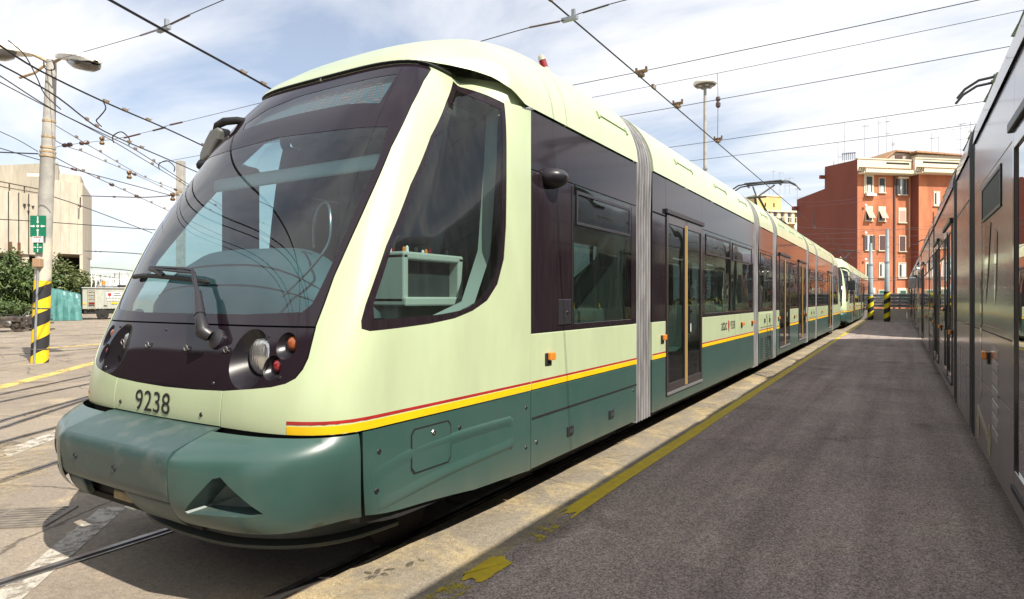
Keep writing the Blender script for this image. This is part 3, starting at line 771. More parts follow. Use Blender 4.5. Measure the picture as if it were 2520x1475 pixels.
def build_cab(root, lv, full=True, number=True, mirror=True):
    sides = (1, -1)
    before = set(bpy.data.objects)
    # body shell: two side shells and the number panel
    for sg in sides:
        poly = [(SEAM+.12, .900)] + [(24, .897), (30, .895), (90, .893)] + GAP_R[:-1] + [(0.06, 3.085)] + [(0.06, 3.074), (25, 3.074), (49.8, 3.074), (51.3, 3.052)] + WS_EDGE[-3:0:-1]
        edge = [(a+.25, z) for a, z in WS_EDGE[:-2]][::-1]
        poly = [(SEAM+.12, .900), (24, .897), (30, .895), (89.9, .893)] + GAP_R[:-1] + [(.06, 3.085), (.06, 3.076), (25, 3.076), (50.4, 3.076), (51.3, 3.052)] + edge[0:] + [(a+.25, z) for a, z in MASK_R[::-1][0:8] if a > SEAM+1] + [(SEAM+.12, 1.080)]
        if sg < 0: poly = mir(poly)
        w = SWIN if sg > 0 else mir(SWIN)
        region('body_shell', poly, [w], lv['mid'], root, step=.045)
        inn_ = SWIN_IN if sg > 0 else mir(SWIN_IN)
        b_ = region('side_window_border', w, [inn_], lv['band'], root, off=-.003, step=.04)
        region('side_window_pane', inn_, [], sideg if lv['stripes'] else lv['pane'], b_, off=-.005, thick=0, step=.09)
        if lv['stripes']:
            pl = [(26.4, .897), (89.8, .897), (89.8, .938), (26.4, .938)]; pr = [(26.42, .946), (89.8, .943), (89.8, .957), (26.42, .962)]
            region('yellow_stripe', pl if sg > 0 else mir(pl), [], yellow, root, off=.002, thick=.002, step=.06)
            region('red_stripe', pr if sg > 0 else mir(pr), [], red, root, off=.002, thick=.002, step=.06)
    npan = region('number_panel', [(-SEAM+.12, .903), (0, .900), (SEAM-.12, .903), (SEAM-.12, 1.080), (8, 1.070), (0, 1.065), (-8, 1.070), (-SEAM+.12, 1.080)], [], lv['mid'], root, step=.05)
    for p_ in ((10.3, .948), (-12.6, .948)): screw(npan, *p_, mat=inkb, off=.001)
    if number:
        v, f = text_geo('9238', .80, .162)
        w = max(p[0] for p in v)
        pz = [(-8.05 + (p[0]/w)*10.2, .921 + p[1]) for p in v]
        P, N = surf(pz, .003)
        T(MB().add(P, f), 'fleet_number', inkb, npan)
    # black mask with its lamps
    mk = [(-a, z) for a, z in MASK_R[:0:-1]] + MASK_R
    holes = []; 
    for sg in sides:
        for cpsi, cz, ru, rv, rl in LAMPS: holes.append(ell((sg*cpsi, cz), ru, rv))
    mask = region('lamp_mask', mk, holes, blackgl, root, off=-.002, step=.05)
    for sg in sides:
        for i, (cpsi, cz, ru, rv, rl) in enumerate(LAMPS):
            rim, N = surf(ell((sg*cpsi, cz), ru, rv), -.002)
            c0, n0 = surf([(sg*cpsi, cz)]); ctr = Vector(c0[0]) + Vector((0, .085 if i == 0 else .052, .006))
            inn_ = [ctr + Vector((rl*math.cos(2*math.pi*k/28)*sg, 0, rl*math.sin(2*math.pi*k/28))) for k in range(28)]
            m = MB(); m.grid([[tuple(p) for p in rim]+[tuple(rim[0])], inn_+[inn_[0]], [ctr+Vector((0,.02,0))]*29])
            b_ = T(m, ('headlamp_bowl', 'indicator_bowl', 'tail_lamp_bowl')[i], bowlm, mask, smooth=50)
            L = MB(); L.lathe([(rl*.99, 0), (rl*.97, .008), (rl*.8, .02), (rl*.5, .029), (rl*.2, .033), (.001, .034)], ctr+Vector((0,-.002,0)), (0, -1, 0), 28)
            T(L, ('headlamp', 'indicator', 'tail_lamp')[i], (lensm, amber, redl)[i], mask, smooth=60)
    for ps, z in ((-17.2, 1.285), (-8.8, 1.28), (3.0, 1.277), (13.4, 1.283)):
        P, N = surf([(ps, z)], .004); p = Vector(P[0])
        m = MB(); m.tube([p + Vector((.016*math.cos(t), -.004, .016*math.sin(t))) for t in np.linspace(0, 2*math.pi, 13)], .0028, 5)
        m.tube([p+Vector((.014, -.004, -.003)), p+Vector((.034, -.002, -.008))], .0025, 5)
        T(m, 'hook', steel, mask)
    for ps, z in ((-21.5, 1.375), (-5.5, 1.37), (21.5, 1.36), (24.8, 1.165), (12.2, 1.112), (-20, 1.13)): screw(mask, ps, z, .008, .0, blackpl)
    # windscreen: dark printed border with two clear fields
    full_ws = [(-a, z) for a, z in WS_EDGE[::-1]] + [(0, 1.413)][:0] + WS_EDGE
    full_ws = [(-a, z) for a, z in WS_EDGE[::-1]] + WS_EDGE
    disp = [(39.5, 2.975), (35.2, 2.735), (25, 2.765), (12, 2.772), (0, 2.775), (-14, 2.765), (-25, 2.742), (-27.5, 2.80), (-22, 2.90), (-8, 2.955), (8, 2.965), (25, 2.965)]
    mainr = [(38.0, 2.555), (36.7, 2.353), (33.4, 2.052), (30.6, 1.75), (29.0, 1.60), (28.0, 1.52), (26.6, 1.482), (15, 1.466)]
    main = [(0, 2.60), (14, 2.58), (26, 2.565)] + mainr + [(-a, z) for a, z in mainr[::-1]] + [(-26, 2.565), (-14, 2.58)]
    bo = region('windscreen_border', full_ws, [disp[::-1], main], blackgl, root, off=-.002, step=.05)
    region('windscreen', main, [], wind, root, off=-.004, thick=0, step=.07)
    region('display_pane', disp[::-1], [], wind, bo, off=-.004, thick=0, step=.07)
    # destination display behind the upper field
    box = region('destination_display', [(-28, 2.71), (40, 2.70), (42, 3.02), (-28, 3.0)], [], pm_disp, root, off=-.046, thick=.0, step=.09)
    GL = {'C': ['01110','10001','10000','10000','10000','10001','01110'], 'O': ['01110','10001','10001','10001','10001','10001','01110'], 'L': ['10000','10000','10000','10000','10000','10000','11111'],
          'A': ['01110','10001','10001','11111','10001','10001','10001'], 'U': ['10001','10001','10001','10001','10001','10001','01110'], 'D': ['11110','10001','10001','10001','10001','10001','11110']}
    pz = []
    for i, ch in enumerate('COLLAUDO'):
        for r_ in range(7):
            for c_ in range(5):
                if GL[ch][r_][c_] == '1':
                    pz.append((.3 + (i*6+c_)*.74, 2.958-r_*.0245 - .00055*(i*6+c_)*0))
    P, N = surf(pz, -.040); m = MB()
    for p, n_ in zip(P, N):
        n_ = Vector(n_); u_ = Vector((0,0,1)).cross(n_).normalized()*.0052; w_ = n_.cross(u_).normalized()*.0072; p = Vector(p)
        m.add([p-u_-w_, p+u_-w_, p+u_+w_, p-u_+w_], [(0, 1, 2, 3)])
    if number: T(m, 'display_text', led, box)['kind'] = 'stuff'
    # dark liner behind the panel joints
    region('inner_shell', [(-89.5, .44), (89.5, .36), (89.5, 2.88), (80, 2.885), (72, 3.0), (46, 3.07), (0, 3.075), (-46, 3.07), (-72, 3.0), (-80, 2.885), (-89.5, 2.88)],
           [SWIN_IN, mir(SWIN_IN), [(a, z) for a, z in ([(46, 3.02)] + [(a-1.2, z) for a, z in WS_EDGE[:-2]][::-1] + [(-(a-1.2), z) for a, z in WS_EDGE[:-2]] + [(-46, 3.02)])]] + [h for h in holes], dark, root, off=-.022, thick=0, step=.08)
    # recessed green wall under the roof lip
    lip = region('roof_recess', [(44, 3.06), (56, 3.05), (70, 2.99), (79, 2.93), (80.2, 2.90), (89, 2.90), (89, 3.0), (76, 3.09), (62, 3.16), (44, 3.15)], [], lv['mid'], root, off=-.03, thick=0)
    roof_piece(root, YF0, 4.44, lv['roof'])
    region('roof_seal', [(-60, 3.058), (-46, 3.077), (0, 3.078), (46, 3.077), (60, 3.058), (60, 3.066), (46, 3.0865), (0, 3.0875), (-46, 3.0865), (-60, 3.066)], [], rubber, root, off=.019, thick=.03, step=.04)
    # bumper: centre block, two corner mouldings with a dark triangular air scoop, skirt panels
    blk = region('bumper_block', [(-SEAM+.15, .585), (0, .575), (SEAM-.15, .585), (SEAM-.15, .895), (0, .893), (-SEAM+.15, .895)], [], lv['bump'], root, offfun=bump_off(True), thick=.05, step=.035)
    blk.modifiers.new('edge', 'BEVEL').width = .008
    for ps, z in ((-10, .70), (1.5, .69)): 
        P, N = bump_surf([(ps, z)], bump_off(True)); P = P[0] + N[0]*.004
        T(MB().lathe([(.016, -.01), (.016, .0), (.010, -.006), (.001, -.006)], P, N[0], 12), 'bumper_bolt', blackpl, blk)
    T(MB().box(-.53, .53, 1.80, 1.92, .45, .585), 'tow_recess', dark, root)
    vf = lambda psi, z: np.interp(z, [.43, .46, .52, .585], [.13, .185, .225, .245])
    region('tow_cover', [(2.0, .582), (14.5, .582), (14.5, .45), (9, .437), (6.0, .452), (4.2, .485), (3.0, .53)], [], lv['bump'], root, offfun=vf, thick=.03, step=.03)
    region('tow_cover', [(-14.5, .582), (-9.8, .582), (-9.6, .53), (-10.6, .48), (-12.5, .455), (-14.5, .455)], [], lv['bump'], root, offfun=vf, thick=.03, step=.03)
    T(MB().box(-.08, .10, 1.72, 1.80, .50, .55), 'tow_hook', pm_brass, root, bevel=.01)
    for sg in sides:
        poly = [(SEAM, .478), (20, .468), (28, .458), (35.2, .449), (35.2, .887), (28, .888), (20, .888), (SEAM, .888)]
        tri = [(21.6, .733), (26.0, .567), (24.5, .552), (16.9, .545), (16.6, .556), (20.6, .722)]
        if sg < 0: poly, tri = mir(poly), mir(tri)
        cn = region('bumper_corner', poly, [tri], lv['low'], root, offfun=bump_off(False), thick=0, step=.032)
        td = _dens(tri, .03); P, N = bump_surf(td, bump_off(False))
        cen = P.mean(0) - N.mean(0)*.10
        Q = [Vector(p)*.70 + Vector(cen)*.30 - Vector(n_)*.06 for p, n_ in zip(P, N)]
        m = MB(); m.grid([[tuple(p) for p in P]+[tuple(P[0])], Q+[Q[0]], [Vector(cen)]*(len(Q)+1)])
        T(m, 'air_scoop', lv['bump'], cn, smooth=30)
        # side skirt with a fuel-flap shaped hatch and a long pressed recess
        sk = [(35.8, .448), (44, .42), (60, .365), (89.6, .328), (89.6, .887), (60, .887), (44, .887), (35.8, .887)]
        def yz(y, z): return (math.degrees(math.atan2(1.197, YE-y)), z)
        hat = [yz(2.64, .60), yz(2.93, .60), yz(2.955, .63), yz(2.955, .80), yz(2.93, .83), yz(2.64, .83), yz(2.615, .80), yz(2.615, .63)]
        sko = region('skirt_panel', sk if sg > 0 else mir(sk), [], lv['low'], root, off=.0, step=.05)
        hp = region('skirt_hatch', hat if sg > 0 else mir(hat), [], lv['low'], sko, off=.004, thick=.004, step=.04)
        hj = [yz(2.63, .59), yz(2.94, .59), yz(2.965, .62), yz(2.965, .81), yz(2.94, .84), yz(2.63, .84), yz(2.605, .81), yz(2.605, .62)]
        region('hatch_joint', hj if sg > 0 else mir(hj), [hat if sg > 0 else mir(hat)], rubber, sko, off=.0015, thick=0, step=.04)
        # pressing: a raised rim drawn as a thin rounded bead
        bead = [(2.30, .66), (2.60, .715), (3.0, .735), (3.55, .735), (3.62, .725), (3.655, .69), (3.665, .60), (3.64, .565), (3.58, .555), (3.0, .535), (2.55, .50), (2.35, .48)]
        for part_, rr in ((bead[:7], .0), (bead[6:], .0)):
            pz = [yz(*q) for q in _smooth(part_)]
            P, N = surf([(sg*a, z) for a, z in pz], .0); k = len(P); m = MB()
            rows = []
            for i in range(k):
                up = Vector((0, 0, 1)) if True else None
                tng = (Vector(P[min(i+1, k-1)])-Vector(P[max(i-1, 0)])).normalized(); bi = Vector(N[i]).cross(tng)
                tt = i/(k-1); e = min(tt if part_ is bead[:7] else 1, 1)
                am = min(1, 3*(tt if part_[0] == bead[0] else 1-tt))*.0085 + .0005
                rows.append([Vector(P[i])+bi*w_+Vector(N[i])*h_ for w_, h_ in ((-.045, .0002), (-.02, am*.6), (0, am), (.012, am*.7), (.022, .0002))])
            m.grid(rows); T(m, 'skirt_pressing', lv['low'], sko, smooth=180)
        for y, z in ((2.36, .77), (2.34, .57), (3.05, .775), (3.83, .78), (3.83, .50)): screw(sko, sg*yz(y, z)[0], z, .012, .001, inkb)
        screw(hp, sg*yz(2.80, .79)[0], .79, .015, .005, steel)
        # underside apron: a thin curved lip tucked in behind the bumper
        rows = []; web = []
        for x, y in _smooth([(0, 2.05), (.3, 2.07), (.51, 2.13), (.72, 2.26), (.87, 2.48), (.93, 2.8)], 5):
            ex = Vector((x, y-2.9, 0)).normalized(); q = Vector((sg*x, y, 0)); ex.x *= sg
            rows.append([q - ex*.16 + Vector((0, 0, .262)), q - ex*.02 + Vector((0, 0, .252)), q + ex*.006 + Vector((0, 0, .240)), q + ex*.008 + Vector((0, 0, .226)), q - ex*.004 + Vector((0, 0, .216)), q - ex*.2 + Vector((0, 0, .214))]); web.append([q - ex*.07 + Vector((0, 0, .49)), q - ex*.045 + Vector((0, 0, .258))])
        T(MB().grid(rows), 'apron', lv['bump'], root, smooth=40); T(MB().grid(web), 'apron_web', lv['bump'], root, smooth=40)
    T(MB().box(-.75, .75, 3.0, 3.95, .22, .38), 'underframe', undr, root); T(MB().box(-.86, .86, 1.95, 3.2, .455, .49), 'sun_leak_blocker', undr, root); T(MB().box(-.60, .60, 1.79, 1.95, .44, .47), 'sun_leak_blocker', undr, root)  # thin plates added to stop sunlight leaking through the bumper gaps
    # cab interior: floor, ceiling, dash hood, console, seat, bulkhead
    T(MB().box(-1.12, 1.12, 2.5, 3.95, .40, .44), 'floor', innerd, root)
    T(MB().box(-.78, .78, 3.2, 3.95, 2.90, 2.94), 'ceiling', inner, root)
    if full:
        m = MB(); rows = []
        for x in np.linspace(-1.04, .98, 25):
            q = min(1, abs((x+.12)/.98))
            top = 1.44 + .44*(1-q**3.2); back = 2.62+.10*(1-q*q)
            yb_ = 2.30 - .03*(1-q) + .18*q**4
            rows.append([(x, yb_, 1.30), (x, yb_+.02, 1.44+(top-1.44)*.35), (x, yb_+.10, 1.44+(top-1.44)*.75), (x, yb_+.22, top-.02), (x, back, top), (x, back+.08, top-.05), (x, back+.1, 1.30)])
        m.grid(rows); dash = T(m, 'dash_hood', dashm, root, smooth=60)
        for zf in (.44, .72):
            pts = []
            for x in np.linspace(-.82, .74, 14):
                q = min(1, abs((x+.12)/.98)); top = 1.44+.44*(1-q**3.2); yb_ = 2.30-.03*(1-q)+.18*q**4
                f_ = zf; h = 1.44+(top-1.44)*(.35+.4*(f_-.35)/.4 if f_ > .35 else f_)
                yy = yb_+.02+.08*(f_-.35)/.4; pts.append((x, yy-.004, h))
            T(MB().tube(pts, .0035, 5), 'dash_joint', rubber, dash)
        m = MB(); m.grid([[(-1.05, 2.24, 1.405), (1.05, 2.24, 1.405)], [(-1.05, 2.55, 1.40), (1.05, 2.55, 1.40)]]); T(m, 'sill_shelf', blackpl, root)
        g_ = [(.42, 2.62, 1.86), (.44, 2.60, 1.98), (.50, 2.57, 2.06), (.60, 2.53, 2.10), (.70, 2.48, 2.08), (.76, 2.44, 2.00), (.77, 2.42, 1.86), (.70, 2.36, 1.72), (.56, 2.28, 1.56)]
        T(MB().tube(_smooth3(g_), .008, 6), 'gooseneck_microphone', steel, root, smooth=60)
        # side console with instrument row
        m = MB(); m.box(.28, .78, 3.02, 3.07, 1.52, 1.84); m.box(.28, .78, 3.60, 3.66, 1.52, 1.84); m.box(.28, .78, 3.02, 3.66, 1.80, 1.85); m.box(.28, .80, 3.02, 3.66, 1.50, 1.56)
        con = T(m, 'console', pm_cons, root, bevel=.012)
        T(MB().box(.30, .70, 3.06, 3.60, 1.56, 1.80), 'console_recess', innerd, con)
        mats_ = [blackpl, redl, amber_b, white, steel]
        rnd_ = random.Random(5)
        for k in range(14):
            y = 3.05 + k*.043
            T(MB().lathe([(.013, 0), (.011, .035), (.004, .045)], (.60+rnd_.uniform(-.1, .12), y, 1.85), (0,0,1), 8), 'switch', mats_[rnd_.choice((0, 0, 0, 1, 2, 3, 4))], con)
        m = MB(); m.grid([[(1.05, y, z) for y, z in ((2.40, 1.36), (3.0, 1.40), (3.4, 1.50), (3.6, 1.85), (3.68, 2.5), (3.70, 2.86))], [(.96, y+.03, z+.03) for y, z in ((2.40, 1.36), (3.0, 1.40), (3.36, 1.50), (3.55, 1.85), (3.63, 2.5), (3.66, 2.86))], [(.90, y+.05, z) for y, z in ((2.40, 1.0), (3.0, 1.1), (3.6, 1.3), (3.72, 1.85), (3.74, 2.5), (3.75, 2.86))]])
        T(m, 'window_lining', pm_line, root, smooth=50)
        m = MB(); m.lathe([(.24, 0), (.23, .06), (.17, .12), (.05, .15), (.001, .15)], (.55, 2.72, 1.40), (0,0,1), 20); T(m, 'console_dome', dashm, root, smooth=50)
        m = MB(); m.box(.1, .7, 3.05, 3.62, 1.22, 1.52); T(m, 'console_base', inner, root, bevel=.02)
        # driver's seat
        st_ = MB(); st_.grid([[(x, y, z) for x in (-.28, -.1, .1, .28)] for y, z in ((2.9, 1.0), (2.92, 1.10), (3.3, 1.08), (3.38, 1.2), (3.46, 1.6), (3.50, 1.98), (3.55, 2.02), (3.60, 1.96), (3.56, 1.2), (3.4, .98), (2.9, 1.0))])
        T(st_, 'driver_seat', innerd, root, smooth=60)
        T(MB().box(.30, .37, 3.05, 3.45, 1.33, 1.38), 'arm_rest', blackpl, root, bevel=.015)
        m = MB(); m.box(-.34, 1.12, 3.80, 3.86, .44, 2.86); m.box(-1.12, -.34, 3.80, 3.86, 2.62, 2.90); m.box(-1.12, -1.02, 3.80, 3.86, .44, 2.62); m.box(-.62, -.46, 3.80, 3.85, .44, 2.62); m.box(-1.02, -.34, 3.80, 3.86, .44, 1.3)
        T(m, 'bulkhead', pm_bulk, root); T(MB().box(-1.16, -1.02, 3.05, 3.32, .9, 2.62), 'cab_pillar', pm_bulk, root, bevel=.03)
        m = MB(); m.box(-.97, .72, 2.86, 2.90, 2.35, 2.445); T(m, 'sun_blind', pm_blind, root, bevel=.02)
    if full:
        # wiper
        W_ = lambda psi, z, o: Vector(surf([(psi, z)], o)[0][0])
        piv = W_(10.3, 1.332, .0); wp = MB().lathe([(.055, -.01), (.055, .012), (.035, .03), (.001, .032)], piv, surf([(10.3, 1.332)])[1][0], 18)
        wi = T(wp, 'wiper', blackpl, root, smooth=40)
        a0, a1, a2, a3 = W_(9.3, 1.345, .07), W_(7.1, 1.43, .075), W_(3.6, 1.56, .07), W_(-.3, 1.668, .06)
        m = MB(); m.tube([W_(10.0, 1.335, .04), a0, a1], [.032, .040, .026], 8); m.tube([a1, a2], [.030, .020], 8); T(m, 'wiper_arm', blackpl, wi, smooth=50)
        m = MB()
        for e in (0, .028):
            m.tube([a2+Vector((0, 0, -e*.4)), W_(1.2-e*30, 1.63+e*.2, .065), a3+Vector((-e*.6, 0, .008+e*.5)), W_(-4, 1.682+e*.7, .06), W_(-17.4, 1.717+e*.3, .055)], .009, 6)
        T(m, 'wiper_rod', blackpl, wi, smooth=50)
        bl = [W_(a, z, .022) for a, z in ((-25.4, 1.680), (-20, 1.686), (-12, 1.672), (-4, 1.655), (3.6, 1.633))]
        T(MB().tube(_smooth3(bl), [.004] + [.016]*(len(_smooth3(bl))-2) + [.004], 6), 'wiper_blade', rubber, wi, smooth=50)
        T(MB().tube([W_(-17.4, 1.717, .05), W_(-15, 1.705, .045), W_(-12.5, 1.678, .03)], [.016, .02, .014], 6), 'blade_joint', blackpl, wi, smooth=50)
        # left side mirror on its two arms
        m = MB()
        cx, cy_ = -1.0, 2.85
        hx = [Vector((x, cy_, z)) for x, z in ((-1.10, 2.60), (-1.06, 2.582), (-.98, 2.62), (-.87, 2.735), (-.835, 2.80), (-.87, 2.825), (-.96, 2.815), (-1.02, 2.755), (-1.09, 2.66))]
        m.prism(hx, (.0, -.02, 0), (.02, .07, 0)); mh = T(m, 'wing_mirror', pm_mirror, root, bevel=.018, segs=3)
        m = MB(); m.tube([(-.93, 2.85, 2.79), (-.90, 2.85, 2.84), (-.82, 2.86, 2.862), (-.72, 2.90, 2.865), (-.62, 2.96, 2.85)], [.018, .026, .03, .028, .024], 8)
        T(m, 'mirror_arm', rubber, mh, smooth=60); m = MB(); m.tube([(-1.06, 2.85, 2.61), (-1.10, 2.85, 2.585), (-1.10, 2.84, 2.565), (-1.02, 2.86, 2.572), (-.94, 2.9, 2.59)], [.015, .026, .034, .03, .02], 8); T(m, 'mirror_arm', rubber, mh, smooth=60)
        T(MB().box(-1.03, -.93, cy_+.075, cy_+.08, 2.68, 2.78), 'mirror_glass', steel, mh)
    return [o for o in bpy.data.objects if o not in before and o.parent == root]

def _smooth(pts, k=6):
    out = []
    n = len(pts)
    for i in range(n-1):
        p0, p1, p2, p3 = (np.array(pts[max(0, min(n-1, j))], float) for j in (i-1, i, i+1, i+2))
        for t in np.linspace(0, 1, k, endpoint=False):
            out.append(tuple(.5*((2*p1) + (p2-p0)*t + (2*p0-5*p1+4*p2-p3)*t*t + (3*p1-p0-3*p2+p3)*t**3)))
    out.append(tuple(pts[-1])); return out
def _smooth3(pts, k=5): return [Vector(p) for p in _smooth([tuple(p) for p in pts], k)]

pm_disp = pm('display backing', (.11, .13, .14), .6)
pm_bulk = pm('cab bulkhead', (.045, .06, .068), .6)
pm_blind = pm('rolled sun blind', (.80, .80, .77), .7)
pm_mirror = pm('mirror housing grey', (.20, .205, .195), .5, var=.2)
pm_cons = pm('console pale green', (.44, .48, .43), .5)
pm_line = pm('window lining', (.27, .31, .285), .6)
pm_brass = pm('weathered tow hook', (.30, .24, .13), .5, metal=.4, var=.3, vscale=10)

GREEN = dict(low=dgreen, mid=cream, bump=dgreen_worn, band=blackdirt, pane=pane_m, roof=cream, bellow=bellow, doorframe=pm('door frame brown black', (.035, .028, .028), .35, coat=.4), edge=pm('door edge strip', (.62, .40, .12), .5), stripes=True)
DARK = dict(low=dplum, mid=dplum, bump=dplum, band=dplum, pane=pane_d, roof=dplum2, bellow=bellowd, doorframe=pm('wrapped door frame', (.03, .026, .03), .2, coat=.8), edge=rubber, stripes=False)

def pantograph(root, y, z0, zt):
    """single-arm current collector: base, lower arm, upper arm, head with horns"""
    pr_ = MB()
    for x in (-.5, .5): pr_.box(x-.04, x+.04, y-.5, y+.5, z0+.10, z0+.17)
    for yy in (y-.45, y+.45): pr_.box(-.55, .55, yy-.03, yy+.03, z0+.10, z0+.17)
    for x in (-.48, .48):
        for yy in (y-.4, y+.4): pr_.lathe([(.05, 0), (.06, .03), (.04, .05), (.06, .07), (.05, .10)], (x, yy, z0), n=10)
    p = T(pr_, 'pantograph', pm_pan, root)
    k = Vector((0, y-.95, z0+.75)); b_ = Vector((0, y+.35, z0+.2)); hd = Vector((0, y+.15, zt))
    T(MB().tube([b_ + Vector((-.18, 0, 0)), k + Vector((-.05, 0, 0))], .035, 6).tube([b_ + Vector((.18, 0, 0)), k + Vector((.05, 0, 0))], .035, 6).tube([b_-Vector((.35, 0, 0)), b_+Vector((.35, 0, 0))], .03, 6), 'lower_arm', pm_pan, p)
    T(MB().tube([k, hd + Vector((-.3, -.05, -.08))], .024, 6).tube([k, hd + Vector((.3, -.05, -.08))], .024, 6).tube([k-Vector((.25, 0, 0)), k+Vector((.25, 0, 0))], .03, 6), 'upper_arm', pm_pan, p)
    m = MB()
    for yy in (-.16, .16):
        pts = [(-.98, yy*1.0, -.26), (-.88, yy, -.13), (-.70, yy, -.02), (-.5, yy, 0), (0, yy, .015), (.5, yy, 0), (.70, yy, -.02), (.88, yy, -.13), (.98, yy, -.26)]
        m.tube([hd + Vector(q) for q in pts], .022, 6)
    for x in (-.45, .45): m.box(x-.02, x+.02, hd.y-.16, hd.y+.16, hd.z-.07, hd.z-.03)
    T(m, 'collector_head', pm_pan, p)
    T(MB().box(-.52, .52, hd.y-.19, hd.y-.13, hd.z+.015, hd.z+.04).box(-.52, .52, hd.y+.13, hd.y+.19, hd.z+.015, hd.z+.04), 'carbon_strip', steel, p)
pm_pan = pm('pantograph grey', (.055, .055, .06), .5, metal=.5)

def wheel_set(root, y):
    for sg in (1, -1):
        T(MB().lathe([(.30, 0), (.30, .06), (.27, .065), (.12, .05), (.09, .10), (.001, .10)], (sg*.70, y, .30), (sg, 0, 0), 24), 'wheel', undr, root, smooth=40)
    T(MB().box(-.62, .62, y-.07, y+.07, .22, .34), 'axle', undr, root)

def marker(root, y, z, sg=1):
    b_ = T(side_rect(MB(), sg, 1.2, 1.212, y-.055, y+.035, z-.055, z+.035), 'side_marker', blackpl, root, bevel=.008)
    T(side_rect(MB(), sg, 1.212, 1.245, y-.035, y+.045, z-.02, z+.04), 'marker_lens', amber_b, b_, bevel=.008)

def roof_bar(root, y0, y1, x=1.15, sg=1):
    z = roof_at(x, 6); P0 = Vector((sg*x, y0, z)); n = Vector((sg*.9, 0, .42)).normalized(); t = Vector((-sg*.42, 0, .9)).normalized()
    m = MB().obox((P0 + Vector((sg*x, y1, z)))/2 + n*.002, Vector((0, (y1-y0)/2, 0)), t*.007, n*.008)
    for yy in (y0, y1): m.obox(Vector((sg*x, yy, z)) + n*.004 - t*.01, Vector((0, .014, 0)), t*.035, n*.010)
    T(m, 'roof_hinge', lv_hinge, root)
lv_hinge = pm('hinge pale green', (.34, .43, .26), .5)

